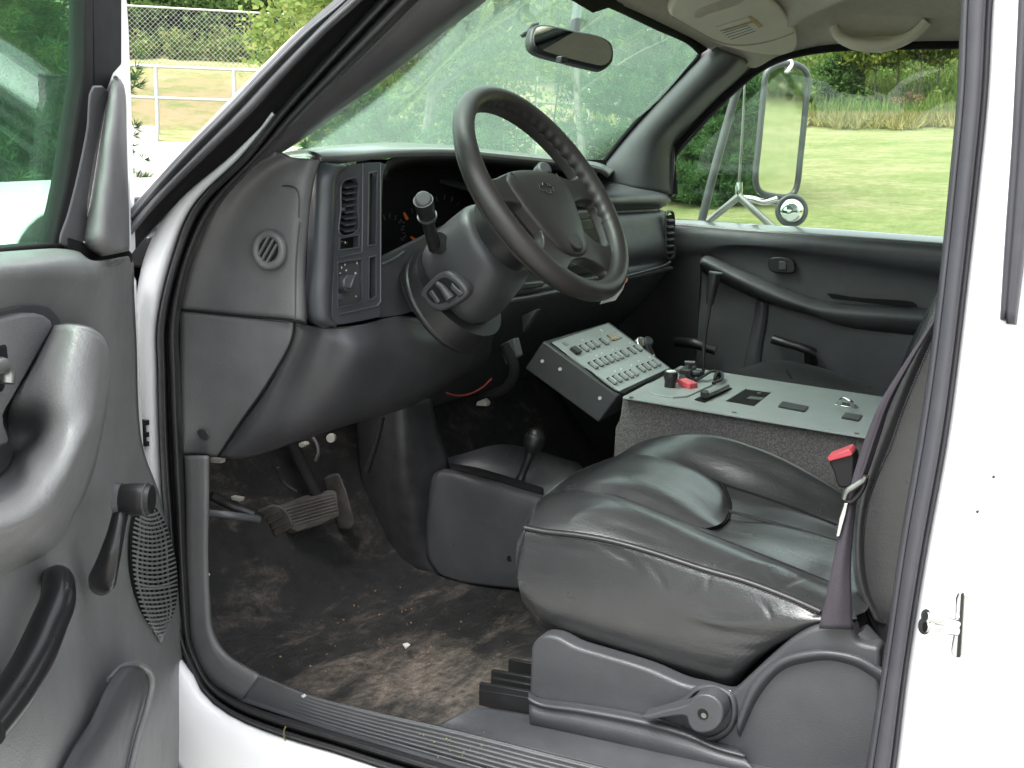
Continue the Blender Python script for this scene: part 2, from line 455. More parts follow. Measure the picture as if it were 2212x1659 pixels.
def grass_mat():
    m, n, b = newmat('lawn'); P = coords(n)
    f1 = noise(n, .42, 8, coords(n, (1, 1, 1)), .68, .4); f2 = noise(n, 7, 8, coords(n, (1, 1, 1)), .75)
    f1 = math_n(n, 'ADD', math_n(n, 'MULTIPLY', f1, .55), math_n(n, 'MULTIPLY', noise(n, 1.9, 8, coords(n, (1, 1, 1), (0, 0, .6)), .75, .5), .45))
    c1 = ramp(n, f1, [(.36, (.13, .17, .06)), (.48, (.20, .215, .10)), (.60, (.30, .27, .165))])
    f2 = math_n(n, 'ADD', math_n(n, 'MULTIPLY', f2, .5), math_n(n, 'MULTIPLY', noise(n, 26, 8, coords(n, (1, 1, .3)), .8), .5))
    c2 = ramp(n, f2, [(.38, (.62, .64, .58)), (.62, (1.25, 1.22, 1.2))])
    mx = n.nodes.new('ShaderNodeMix'); mx.data_type = 'RGBA'; mx.blend_type = 'MULTIPLY'; mx.inputs['Factor'].default_value = 1
    n.links.new(c1, mx.inputs['A']); n.links.new(c2, mx.inputs['B']); c = mx.outputs['Result']
    # bare earth and leaf litter on the steep bank
    ge = n.nodes.new('ShaderNodeNewGeometry'); sp = n.nodes.new('ShaderNodeSeparateXYZ'); n.links.new(ge.outputs['True Normal'], sp.inputs[0])
    st = ramp(n, math_n(n, 'ADD', sp.outputs[2], math_n(n, 'MULTIPLY', f1, .02)), [(.968, (1, 1, 1)), (.990, (0, 0, 0))])
    m2 = n.nodes.new('ShaderNodeMix'); m2.data_type = 'RGBA'; n.links.new(st, m2.inputs['Factor']); n.links.new(c, m2.inputs['A'])
    n.links.new(ramp(n, noise(n, 1.2, 8, P, .7), [(.35, (.10, .13, .045)), (.5, (.17, .15, .08)), (.65, (.23, .16, .10))]), m2.inputs['B'])
    n.links.new(m2.outputs['Result'], b.inputs['Base Color']); b.inputs['Roughness'].default_value = 1
    b.inputs['Specular IOR Level'].default_value = .1
    bump(n, b, f2, .7, .04); return m
M['lawn'] = grass_mat()
gx = np.concatenate([np.linspace(-120, -12, 24), np.linspace(-10, 60, 110), np.linspace(63, 170, 36)])
gy = np.concatenate([np.linspace(-120, -12, 24), np.linspace(-10, 60, 110), np.linspace(63, 170, 36)])
V = [(x, y, land(x, y)) for y in gy for x in gx]; nx = len(gx)
Fc = [(j*nx+i, j*nx+i+1, (j+1)*nx+i+1, (j+1)*nx+i) for j in range(len(gy)-1) for i in range(nx-1)]
kind(link('ground', mesh_from(V, Fc, True, 'ground'), M['lawn']), 'structure')
# pale concrete drive crossing behind the truck's nose, unseen stand under it made pale to bounce light
M['concrete'] = plain('pale_concrete', (.56, .55, .52), .85, var=.08, vscale=1.5)
M['bounce_pad'] = plain('bounce_concrete', (.24, .235, .22), .9, var=.12, vscale=3)  # unseen pad, kept pale to throw light up into the cab
def strip(name, pts_near, pts_far, mat, lift, n=40, m=6):
    A = cr([Vector((*p, 0)) for p in pts_near], n); B = cr([Vector((*p, 0)) for p in pts_far], n)
    rows = [[a.lerp(b, j/m) for a, b in zip(A, B)] for j in range(m+1)]
    rows = [[Vector((p.x, p.y, land(p.x, p.y)+lift)) for p in r] for r in rows]
    Vv, Ff = grid(rows); o = link(name, mesh_from(Vv, Ff, True, name), mat)
    if sum((Vv[f[1]]-Vv[f[0]]).cross(Vv[f[2]]-Vv[f[0]]).z for f in Ff) < 0: o.data.flip_normals()
    return kind(o, 'structure')
na = [AT(u, d) for u, d in ((-900, 17.0), (-300, 16.8), (100, 17), (350, 17.2), (650, 17.6), (900, 18.5))]
fa = [AT(u, d) for u, d in ((-900, 27), (-300, 26.0), (100, 25.5), (350, 25.5), (650, 25), (900, 23.0))]
strip('road', [(p.x, p.y) for p in na], [(p.x, p.y) for p in fa], M['concrete'], .02)
k1 = [AT(u, d) for u, d in ((-900, 16.6), (-300, 16.5), (100, 16.7), (350, 16.9), (650, 17.3), (900, 18.2))]
kb_ = MB()
for a, b in zip(k1[:-1], k1[1:]):
    c = (a+b)/2; t = (b-a)/2; nn_ = Vector((-t.y, t.x, 0)).normalized(); kb_.box(c+Vector((0, 0, .06)), t, nn_*.12, Vector((0, 0, .09)))
kind(kb_.build('kerb', M['concrete'], None, .02), 'structure')
strip('parking_pad', [(-7, -6), (-4, -7), (0, -7), (4, -6)], [(-7, 3.2), (-4, 3.4), (0, 3.4), (4, 3.2)], M['bounce_pad'], .012, 20, 10)
bw = [AT(u, d) for u, d in ((120, 26.2), (250, 26.2), (345, 26.2))]
wl = MB(); c = (bw[0]+bw[2])/2; t = (bw[2]-bw[0])/2; nn_ = Vector((-t.y, t.x, 0)).normalized()
wl.box(c+Vector((0, 0, .11)), t, nn_*.2, Vector((0, 0, .20)))
tag(wl.build('concrete_block', M['concrete'], None, .03), 'long low white concrete block behind the road in front of the fence', 'barrier')

# ------------------------------------------------------------------ leaves
def leaf_mat(name, cols, trans=.35):
    m = bpy.data.materials.new(name); m.use_nodes = True; n = m.node_tree; n.nodes.clear()
    g = n.nodes.new('ShaderNodeNewGeometry'); o = n.nodes.new('ShaderNodeOutputMaterial')
    f = noise(n, 1.1, 4, g.outputs['Position'])
    a = math_n(n, 'ADD', math_n(n, 'MULTIPLY', g.outputs['Random Per Island'], .55), math_n(n, 'MULTIPLY', f, .5))
    c = ramp(n, a, [(.15+.7*i/(len(cols)-1), cc) for i, cc in enumerate(cols)])
    d = n.nodes.new('ShaderNodeBsdfDiffuse'); t = n.nodes.new('ShaderNodeBsdfTranslucent')
    n.links.new(c, d.inputs['Color']); n.links.new(c, t.inputs['Color'])
    x = n.nodes.new('ShaderNodeMixShader'); x.inputs[0].default_value = trans
    n.links.new(d.outputs[0], x.inputs[1]); n.links.new(t.outputs[0], x.inputs[2])
    n.links.new(x.outputs[0], o.inputs[0]); return m
M['leaf'] = leaf_mat('deciduous_leaf', [(.11, .19, .05), (.18, .26, .07), (.24, .31, .10), (.30, .30, .11)], .5)
M['leaf_y'] = leaf_mat('yellowing_leaf', [(.10, .15, .03), (.17, .21, .045), (.27, .24, .05)], .45)
M['pine'] = leaf_mat('pine_needle', [(.05, .115, .05), (.085, .165, .066), (.13, .22, .088)], .25)
M['pine_dk'] = leaf_mat('dark_pine_needle', [(.026, .066, .03), (.045, .10, .042), (.08, .15, .06)], .25)
M['shrub'] = leaf_mat('shrub_leaf', [(.045, .085, .03), (.08, .135, .045), (.13, .19, .06)], .35)
M['brush'] = leaf_mat('bank_brush', [(.07, .12, .035), (.12, .19, .05), (.18, .24, .07), (.24, .24, .10)], .4)
M['straw'] = leaf_mat('dry_grass', [(.16, .17, .06), (.26, .23, .10), (.34, .29, .15)], .3)
M['deadbrush'] = leaf_mat('dead_brush', [(.12, .07, .04), (.2, .12, .07), (.25, .17, .1)], .2)
M['lawnblade'] = leaf_mat('lawn_blade', [(.14, .19, .055), (.20, .23, .085), (.28, .26, .14)], .45)
M['bark'] = plain('pale_bark', (.22, .205, .18), .9, var=.3, vscale=12)
M['bark_dk'] = plain('dark_bark', (.07, .055, .045), .9, var=.3, vscale=12)
M['galv'] = plain('galvanised', (.5, .51, .52), .5, .3, var=.06)
def quads(name, c, ax, bx, mat, parent=None):
    """many leaf-sized faces in one mesh: centres c, half-axes ax, bx (n x 3)"""
    n = len(c); v = np.empty((n, 4, 3), np.float32)
    v[:, 0] = c-ax*.6-bx*.15; v[:, 1] = c-bx; v[:, 2] = c+ax; v[:, 3] = c+bx
    v = v.reshape(-1, 3)
    me = bpy.data.meshes.new(name); me.vertices.add(n*4); me.vertices.foreach_set('co', v.ravel())
    me.loops.add(n*4); me.loops.foreach_set('vertex_index', np.arange(n*4, dtype=np.int32))
    me.polygons.add(n); me.polygons.foreach_set('loop_start', np.arange(0, n*4, 4, dtype=np.int32))
    me.update(calc_edges=True)
    return link(name, me, mat, parent)
def rdir(n):
    v = rng.normal(size=(n, 3)); return v/np.linalg.norm(v, axis=1)[:, None]
def leafs(name, c, size, mat, parent=None, aspect=.5, up=0.0):
    n = len(c); a = rdir(n); a[:, 2] += up; a /= np.linalg.norm(a, axis=1)[:, None]
    b = np.cross(a, rdir(n)); b /= np.linalg.norm(b, axis=1)[:, None]+1e-6
    s = size*rng.uniform(.6, 1.3, (n, 1)); return quads(name, np.asarray(c), a*s, b*s*aspect, mat, parent)
def clumps(centre, r, ncl, per, squash=.8, cl=.28, shell=.55):
    """leaf points gathered in uneven clumps through a crown"""
    d = rdir(ncl); rad = rng.uniform(shell, 1.0, (ncl, 1))**.7
    cc = d*rad*np.array(r)*np.array([1, 1, squash]); cs = rng.uniform(.5, 1.25, ncl)*cl*max(r)
    idx = np.repeat(np.arange(ncl), per); p = cc[idx]+rng.normal(size=(len(idx), 3))*cs[idx][:, None]*.5
    return p+np.array(centre)
def limbs(mb, base, top, r0, n, spread, lift=.55):
    base, top = Vector(base), Vector(top)
    bow = Vector((rng.uniform(-.08, .08), rng.uniform(-.08, .08), 0))*(top-base).length
    tr = cr([base, base.lerp(top, .5)+bow, top], 12); mb.tube([t for t in tr[::2]]+[tr[-1]], [r0*1.15, r0, r0*.7, r0*.25], 8, 20)
    for i in range(n):
        k = rng.uniform(.35, .95); p = tr[int(k*11)]; a = rng.uniform(0, 6.28); L = spread*(1.2-k)*rng.uniform(.6, 1.1)
        q = p+Vector((math.cos(a)*L, math.sin(a)*L, L*lift)); mb.tube([p, p.lerp(q, .5)+Vector((0, 0, .06*L)), q], [r0*.4, r0*.25, r0*.08], 6, 8)
    return tr
def broadleaf(base, h, r, label, mat='leaf', n=14000, size=.09, trunk=.09, bark='bark', group=None, crown_lo=.35, name='tree'):
    base = Vector(base); e = empty(name, base, label, 'tree', group)
    mb = MB(); limbs(mb, base-Vector((0, 0, .1)), base+Vector((0, 0, h*.85)), trunk, 12, r*1.0); mb.build('trunk', M[bark], e)
    c = base+Vector((0, 0, h*(crown_lo+1)/2)); per = 90
    leafs('crown', clumps(tuple(c), (r, r, h*(1-crown_lo)/2/.9), n//per, per, 1.0, .26, .3), size, M[mat], e, .55); return e
def pine(base, h, r, label, n_w=15, per=8, mat='pine', group=None, tufts=26, needle=.16, lo=.04, name='pine_tree'):
    base = Vector(base); e = empty(name, base, label, 'tree', group)
    mb = MB(); mb.tube([base-Vector((0, 0, .1)), base+Vector((0, 0, h*.5)), base+Vector((0, 0, h))], [.055*h**.6, .035*h**.6, .01], 8, 10)
    C = []; A = []
    for i in range(n_w):
        k = lo+(1-lo)*i/(n_w-1); z = h*k; L = r*(1-k)**.75*rng.uniform(.85, 1.1)+.06
        m_ = max(4, int(per*(1-.4*k)))
        for j in range(m_):
            a = 6.283*j/m_+rng.uniform(-.35, .35)+i; l = L*rng.uniform(.7, 1.12); rise = rng.uniform(.05, .38)
            d = np.array([math.cos(a), math.sin(a), rise]); p0 = np.array(base)+np.array([0, 0, z])
            if l > .3: mb.tube([Vector(p0), Vector(p0+d*l*.5-np.array([0, 0, .03*l])), Vector(p0+d*l)], [.018, .012, .004], 5, 4)
            nt_ = max(3, int(tufts*l/r)+2); t = rng.uniform(.22, 1.02, nt_)
            side = np.cross(d, [0, 0, 1]); side /= np.linalg.norm(side)
            tc_ = p0+d*(t*l)[:, None]+side*(rng.normal(size=nt_)*.22*l*(1.15-t))[:, None]+np.array([0, 0, 1])*(rng.normal(size=nt_)*.05*l)[:, None]
            for q in tc_:
                kx = 16; dd = rdir(kx)*.8+d*.6+np.array([0, 0, .25]); dd /= np.linalg.norm(dd, axis=1)[:, None]
                C.append(q+dd*needle*.5); A.append(dd)
    mb.build('trunk', M['bark_dk'], e)
    C = np.concatenate(C); A = np.concatenate(A); B = np.cross(A, rdir(len(A))); B /= np.linalg.norm(B, axis=1)[:, None]+1e-6
    s = needle*rng.uniform(.7, 1.2, (len(C), 1)); quads('crown', C, A*s*.8, B*s*.075, M[mat], e); return e
def bush(base, r, h, label, mat='shrub', n=3500, size=.07, group=None, name='bush'):
    base = Vector(base); e = empty(name, base, label, 'bush', group)
    mb = MB()
    for i in range(6):
        a = rng.uniform(0, 6.28); mb.tube([base-Vector((0, 0, .05)), base+Vector((math.cos(a)*r*.3, math.sin(a)*r*.3, h*.4)), base+Vector((math.cos(a)*r*.6, math.sin(a)*r*.6, h*.8))], [.02, .012, .004], 5, 5)
    mb.build('stem', M['bark_dk'], e)
    per = 60; leafs('foliage', clumps((base.x, base.y, base.z+h*.5), (r, r, h*.5), max(6, n//per), per, 1.0, .24, .35), size, M[mat], e, .55); return e
# ================================================================== THE TRUCK
T = empty('utility_truck', (.8, .4, .1), 'white utility truck cab with charcoal interior, its driver door swung open', 'truck')
P_ = T
# ---------------------------------------------------------------- door opening: flange, outer rubber, white jamb, inner seal
R0 = [(800, -70), (729, 0), (650, 62), (560, 149), (477, 235), (380, 336), (286, 447), (200, 560)]
S0 = [(880, -70), (812, 0), (660, 168), (592, 247), (524, 336), (417, 447), (373, 557), (340, 703), (341, 800), (343, 905), (350, 1059), (354, 1102), (366, 1250), (380, 1380), (411, 1445), (441, 1501), (501, 1548), (604, 1591), (733, 1630), (819, 1659), (990, 1712), (1250, 1784), (2400, 2105)]
S1 = [(975, -70), (905, 0), (735, 168), (640, 262), (558, 350), (470, 450), (417, 557), (387, 703), (389, 800), (393, 905), (400, 1059), (403, 1205), (408, 1300), (416, 1398), (454, 1471), (519, 1514), (690, 1570), (862, 1621), (990, 1659), (1090, 1689), (1250, 1735), (2400, 2060)]
RK = [(880, -70), (812, 0), (660, 168), (592, 247), (497, 336), (370, 447), (270, 560)]
band('a_pillar_flange', R0, RK, [(0, .03), (0, -.034), (.10, -.036), (.12, -.03)], M['white'], P_, 60, .004)
band('outer_weatherstrip', R0, RK, [(.12, -.03), (.14, -.045), (.22, -.048), (.26, -.036), (.30, -.030), (.33, -.040), (.42, -.052), (.52, -.050), (.58, -.034), (.62, -.02), (.75, -.006), (1.0, -.004)], M['rubber_lt'], P_, 60, .01)
band('door_gap_shade', R0, RK, [(.60, -.030), (.66, -.018), (.8, -.010), (1.04, -.006)], M['matte'], P_, 60, .004)  # dark sheet standing in for the shade of the door gap
W0 = [(592, 247), (497, 336), (370, 447), (312, 557), (288, 703), (280, 800), (275, 905), (270, 1059), (265, 1200), (270, 1400)]
W1 = [(592, 247), (524, 336), (417, 447), (373, 557), (340, 703), (341, 800), (343, 905), (350, 1059), (362, 1200), (380, 1400)]
band('door_jamb', W0, W1, [(0, .03), (.02, .0), (.3, -.012), (.8, -.010), (.98, .004), (1.0, .02)], M['white'], P_, 60, .004, k=4, sm=True)
band('door_seal', S0, S1, [(-.02, .03), (.0, .006), (.10, -.020), (.28, -.024), (.40, -.006), (.46, .004), (.52, -.014), (.72, -.018), (.90, -.004), (1.0, .022)], M['rubber'], P_, 220, .006, k=4, sm=True)
# white rocker below the seal
SL = [(330, 1380), (366, 1400), (411, 1445), (441, 1501), (501, 1548), (604, 1591), (733, 1630), (819, 1659), (990, 1712), (1250, 1790), (1600, 1890), (2500, 2145)]
SL2 = [(270, 1520), (330, 1580), (380, 1650), (430, 1720), (500, 1790), (600, 1840), (733, 1880), (819, 1910), (990, 1960), (1250, 2030), (1600, 2140), (2500, 2440)]
band('rocker_panel', SL, SL2, [(-.06, .02), (-.02, -.002), (.06, -.035), (.4, -.05), (1.0, -.055)], M['white'], P_, 60, .004, k=4, sm=True)
# ---------------------------------------------------------------- kick panel and sill trim
K = [(452, 985), (451, 1100), (450, 1205), (454, 1300), (462, 1365), (489, 1411), (562, 1458), (664, 1500), (800, 1537), (943, 1569), (1060, 1597), (1170, 1625), (1310, 1660), (2100, 1870)]
S1b = [(399, 985), (402, 1100), (403, 1205), (408, 1300), (416, 1398), (454, 1471), (519, 1514), (690, 1570), (862, 1621), (990, 1659), (1090, 1689), (1170, 1712), (1310, 1752), (2100, 1975)]
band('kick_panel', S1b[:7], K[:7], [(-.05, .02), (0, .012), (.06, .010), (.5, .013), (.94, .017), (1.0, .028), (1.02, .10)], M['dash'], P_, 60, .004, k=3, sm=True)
ribs = [(-.03, .012), (0, .010)]
for i in range(7):
    a = .12+i*.125
    ribs += [(a, .0150), (a+.03, .0128), (a+.06, .0128), (a+.09, .0155)]
ribs += [(1.0, .030), (1.03, .05)]
band('sill_plate', S1b[6:], K[6:], ribs, M['sill'], P_, 200, .006, fn=lambda u, v, d: X(u, v, .0128+(d-.0128)*(min(1, max(0, (u-620)/260)) if .0120 < d < .0160 else 1)))
# ---------------------------------------------------------------- driver door, hinged open about sixty degrees
DH = Vector((-.08, 1.15, 0)); DA = Vector((-math.sin(math.radians(60)), -.5, 0)); DN = Vector((.5, -.8660254, 0))
def D(u, v, off=0.0): return PL(u, v, DH, DN, off)
def DS(pts, off=0.0): return [D(u, v, off) for u, v in pts]
edge = [(262, -60), (272, 60), (276, 170), (280, 300), (284, 420), (287, 540), (290, 600), (292, 660), (295, 740), (299, 830), (304, 930), (310, 1000), (326, 1040), (352, 1090), (368, 1160), (385, 1250), (398, 1340), (408, 1420), (412, 1485), (406, 1560), (394, 1660), (380, 1780)]
skin = [(u+7 if v < 1000 else u+3, v) for u, v in edge]
door = None
prism('door_skin', DS([(258, 566)]+[p for p in skin if p[1] > 545], -.045)+[D(-420, 1900, -.045)+DA*.60, D(-420, 612, -.045)+DA*.60]+DS([(-420, 612), (100, 600)], -.045), DN*-.07, M['white'], P_, .006)
prism('door_frame_skin', DS([(235, -60), (270, -60)]+[p for p in skin[1:] if p[1] < 545]+[(284, 552), (262, 552), (262, 300)], -.044), DN*-.012, M['white'], P_, .003)
prism('door_frame_post', DS([(201, -60), (268, -60), (279, 170), (281, 300), (286, 550), (180, 545), (190, 400), (202, 250), (203, 130)], -.022), DN*-.020, M['white'], P_, .004)
# black channel round the glass
prism('glass_run_channel', DS([(186, -60), (202, -60), (203, 186), (192, 300), (168, 430), (148, 530), (118, 530), (146, 400), (166, 265), (184, 160)], -.002), DN*-.02, M['matte'], P_, .003)
prism('frame_rubber', DS([(200, -60), (264, -60), (264, 140), (246, 160), (232, 196), (203, 190)], -.008), DN*-.014, M['matte'], P_, .003)
prism('channel_cover', DS(cr2([(203, 186), (234, 192), (222, 260), (205, 340), (192, 420), (180, 526), (132, 528), (150, 460), (172, 370), (190, 280)], 40, True), .0), DN*-.02, M['rubber_lt'], P_, .002)
# mirror sail: pale wedge with a soft ridge
sailL = [(249, 163), (240, 180), (229, 230), (213, 320), (197, 420), (185, 490), (181, 526), (196, 543), (216, 555)]
sailR = [(251, 163), (264, 176), (271, 200), (274, 300), (277, 400), (279, 470), (280, 510), (280, 530), (279, 542)]
sail = band('mirror_sail', sailL, sailR, [(0, -.01), (.04, .006), (.3, .026), (.6, .030), (.92, .018), (1, -.012)], M['sail'], P_, 30, .004, fn=D, k=4, sm=True)
prism('sail_seam', DS([(150, 514), (182, 524), (198, 543), (217, 553), (279, 541), (285, 548), (286, 566), (215, 585), (150, 550)], .002), DN*-.012, M['matte'], P_)
prism('door_window', [D(-420, 560, -.012)+DA*.55, D(-420, -80, -.012)+DA*.55]+DS([(-420, -80), (188, -60), (186, 160), (168, 265), (148, 400), (122, 530), (-420, 560)], -.012), DN*-.004, M['doorglass'], P_)
prism('window_belt_strip', [D(-420, 570, -.002)+DA*.58, D(-420, 556, -.002)+DA*.58]+DS([(-420, 556), (0, 536), (125, 524), (150, 521), (158, 530), (125, 535), (0, 548), (-420, 570)], -.002), DN*-.03, M['matte'], P_, .002)
# trim panel: big soft surface built of rails from the belt down
xs = [-420, -200, -60, 40, 120, 180, 235, 279]
def rail(vs, offs, last=None): return [D(u, v, o_) for (u, v), o_ in zip(vs, offs)]
TP = [
 ([(-420, 566), (-200, 556), (-60, 548), (40, 540), (120, 536), (165, 540), (190, 552), (215, 570)], [-.016]*8),
 ([(-420, 572), (-200, 562), (-60, 554), (40, 547), (120, 543), (168, 550), (198, 565), (222, 580)], [.018]*7+[.006]),
 ([(-420, 612), (-200, 600), (-60, 592), (40, 585), (120, 580), (180, 580), (235, 570), (287, 560)], [.045, .045, .045, .043, .040, .034, .018, .0]),
 ([(-420, 660), (-200, 650), (-60, 640), (40, 630), (120, 630), (180, 632), (240, 634), (290, 632)], [.032, .032, .03, .028, .026, .024, .016, .0]),
 ([(-420, 780), (-200, 770), (-60, 760), (40, 750), (120, 740), (180, 735), (245, 735), (295, 735)], [.0, .0, .0, .0, .006, .010, .010, .0]),
 ([(-420, 1000), (-200, 990), (-60, 980), (40, 970), (120, 960), (190, 950), (255, 950), (305, 945)], [.0, .0, .0, .0, .004, .006, .006, .0]),
 ([(-420, 1120), (-200, 1110), (-60, 1100), (60, 1090), (150, 1080), (230, 1070), (285, 1060), (345, 1070)], [.02, .02, .016, .012, .006, .004, .002, -.002]),
 ([(-420, 1300), (-200, 1290), (-60, 1280), (60, 1270), (160, 1260), (250, 1240), (320, 1230), (383, 1235)], [.026, .026, .024, .020, .010, .004, .002, -.002]),
 ([(-420, 1460), (-200, 1450), (-60, 1430), (60, 1420), (170, 1410), (270, 1400), (345, 1400), (407, 1400)], [.04, .04, .035, .03, .022, .015, .010, .0]),
 ([(-420, 1600), (-200, 1590), (-60, 1570), (60, 1560), (180, 1540), (290, 1530), (350, 1530), (409, 1530)], [.06, .06, .055, .05, .042, .034, .02, .0]),
 ([(-420, 1800), (-200, 1790), (-60, 1780), (60, 1770), (180, 1760), (290, 1750), (340, 1750), (384, 1750)], [.06, .06, .055, .05, .042, .034, .02, .0]),
]
trim = loft('door_trim', [[D(*a[0], b[0])+DA*.58, D(*a[0], b[0])+DA*.28]+[D(u, v, o_) for (u, v), o_ in zip(a, b)] for a, b in TP], M['trimgrey'], P_, 60, 8, .006)
# handle bezel above the armrest
hb = prism('handle_bezel', DS(cr2([(-260, 760), (-120, 715), (0, 690), (60, 676), (96, 680), (116, 700), (90, 752), (55, 815), (25, 868), (8, 900), (20, 960), (-60, 960), (-260, 960)], 70, True), .030), DN*-.028, M['trimgrey'], P_, .008, 3)
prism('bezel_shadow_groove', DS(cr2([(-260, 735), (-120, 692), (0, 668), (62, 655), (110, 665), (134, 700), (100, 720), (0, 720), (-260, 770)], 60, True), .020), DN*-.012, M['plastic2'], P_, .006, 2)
# armrest: one fat curved bolster coming down and out
ar = [
 ([(116, 702), (70, 790), (26, 868), (18, 930), (20, 1000), (-60, 1060), (-300, 1120)], (.03, .03, .026, .0, .0, .015, .02)),
 ([(132, 702), (98, 790), (64, 872), (58, 930), (42, 985), (-10, 1072), (-300, 1160)], (.062, .060, .044, .012, .014, .045, .062)),
 ([(165, 705), (152, 790), (134, 872), (112, 945), (78, 1008), (20, 1090), (-300, 1200)], (.092, .092, .088, .078, .078, .088, .092)),
 ([(205, 722), (202, 790), (186, 880), (160, 960), (120, 1040), (50, 1115), (-300, 1240)], .104),
 ([(230, 745), (234, 795), (216, 890), (186, 975), (145, 1060), (70, 1145), (-300, 1290)], .086),
 ([(236, 765), (240, 805), (229, 890), (203, 990), (160, 1085), (85, 1185), (-300, 1350)], .044),
 ([(234, 775), (238, 815), (228, 900), (206, 1010), (165, 1110), (90, 1215), (-300, 1390)], -.002),
]
arm = loft('armrest', [(lambda q: q+[q[-1]+DA*.28+DN*(-.04), q[-1]+DA*.5+DN*(-.10)])([D(u, v, (off[i] if hasattr(off, '__len__') else off)) for i, (u, v) in enumerate(r)]) for r, off in ar], M['trimgrey'], P_, 50, 8, .006)
loft('armrest_cap', [[D(116, 702, .03), D(150, 698, .03), D(195, 706, .03), D(226, 732, .03), D(236, 765, .0)], [D(132, 703, .062), D(160, 704, .088), D(204, 720, .100), D(228, 742, .084), D(236, 768, .044)]], M['trimgrey'], arm, 20, 4, .005)
# grab pocket inside the armrest
# inside handle in its slot
prism('handle_slot', DS([(-80, 762), (16, 744), (19, 770), (18, 820), (8, 846), (-80, 860)], .032), DN*-.01, M['matte'], P_, .002)
tube('inside_handle', DS([(-80, 810), (-20, 795), (8, 790), (15, 806), (14, 828)], .042), [.008, .007], M['steel'], P_, 10, flat=1.0)
prism('handle_paddle', DS([(-80, 806), (15, 796), (17, 824), (-80, 845)], .040), DN*-.01, M['plastic2'], P_, .003)
# window crank
cr_arm = tube('window_crank', [D(270, 1064, .052), D(262, 1100, .056), D(247, 1165, .056), D(233, 1215, .050), D(222, 1250, .040), D(216, 1266, .028)], [.0085, .0085, .0095, .0125, .0155, .013], M['gloss'], P_, 16, 40, flat=.8)
KB = D(262, 1078, .055)
tube('crank_knob', [KB, KB+DN*.016, KB+DN*.029, KB+DN*.034], [.0165, .0180, .0185, .0160], M['black'], cr_arm, 20, 8)
tube('crank_collar', [KB-DN*.005, KB+DN*.001], [.019, .018], M['rubber_lt'], cr_arm, 20, 2)
tube('knob_ring', [KB+DN*.0275, KB+DN*.029], [.0190, .0190], M['rubber_lt'], cr_arm, 20, 2)
# black pull strap handle
pull = tube('pull_handle', [D(116, 1248, .022), D(126, 1258, .05)]+DS([(124, 1300), (104, 1350), (76, 1415), (46, 1470), (14, 1520), (-30, 1580)], .062), [.012, .0145, .0165, .0175, .0175, .016], M['gloss'], P_, 14, 40)
disc('pull_socket', D(113, 1268, .016), DN, .019, .02, M['matte'], pull, 24)
disc('pull_cap', D(20, 1556, .040), DN, .022, .012, M['trimgrey'], P_, 24, .003)
# speaker grille: curved bars over a dark hollow
gl_L = [(300, 1090), (290, 1140), (287, 1190), (290, 1240), (298, 1285), (310, 1325), (328, 1358), (345, 1378)]
gl_R = [(338, 1098), (356, 1130), (370, 1175), (380, 1225), (382, 1270), (378, 1310), (366, 1345), (352, 1372)]
band('speaker_well', gl_L, gl_R, [(-.04, .008), (1.02, .004)], M['matte'], P_, 30, .003, fn=D)
gm = MB()
L_ = cr2(gl_L, 31); R_ = cr2(gl_R, 31)
for i in range(1, 30):
    a, b = L_[i], R_[i]
    pts = []
    for t in (0, .2, .4, .6, .8, 1.0):
        q = (a[0]+(b[0]-a[0])*t, a[1]+(b[1]-a[1])*t+10*math.sin(t*math.pi)*(1 if i < 18 else .5))
        pts.append(D(q[0], q[1], .012+.006*math.sin(t*math.pi)))
    gm.tube(pts, [.0014, .0017, .0014], 6, 10)
for t in (.12, .24, .36, .48, .60, .72, .84):
    pts = [D(L_[i][0]+(R_[i][0]-L_[i][0])*(t+.05*math.sin(i*.3)), L_[i][1]+(R_[i][1]-L_[i][1])*t+12*math.sin(t*math.pi), .013) for i in range(0, 31, 2)]
    gm.tube(pts, .0016, 6, 40)
gr = gm.build('speaker_grille', M['trimgrey'], P_); kind(gr, 'stuff')
# map pocket at the foot of the door
loft('map_pocket', [[D(u, v, .058) for u, v in [(262, 1440), (235, 1480), (200, 1555), (160, 1620), (120, 1700), (60, 1820)]],
                    [D(u, v, .066) for u, v in [(285, 1438), (262, 1500), (232, 1570), (200, 1640), (170, 1720), (120, 1840)]],
                    [D(u, v, .062) for u, v in [(306, 1444), (296, 1500), (272, 1580), (252, 1660), (230, 1740), (200, 1850)]],
                    [D(u, v, .036) for u, v in [(322, 1464), (318, 1510), (300, 1580), (282, 1660), (268, 1740), (240, 1850)]]], M['plastic2'], P_, 30, 5, .004)
tube('pocket_lip', DS([(238, 1470), (258, 1446), (285, 1436), (308, 1440), (325, 1458), (328, 1480), (318, 1530), (300, 1590), (284, 1655), (262, 1740)], .052), .0045, M['trimgrey'], P_, 8, 60)
# hinge hardware glimpsed on the white jamb
hm = MB()
for v in (912, 938, 958): hm.box(X(313, v, -.016), (.003, 0, 0), (0, .006, 0), (0, 0, .0035))
hm.box(X(311, 936, -.016), (.002, 0, 0), (0, .0025, 0), (0, 0, .014))
hm.build('hinge_clip', M['black'], P_)
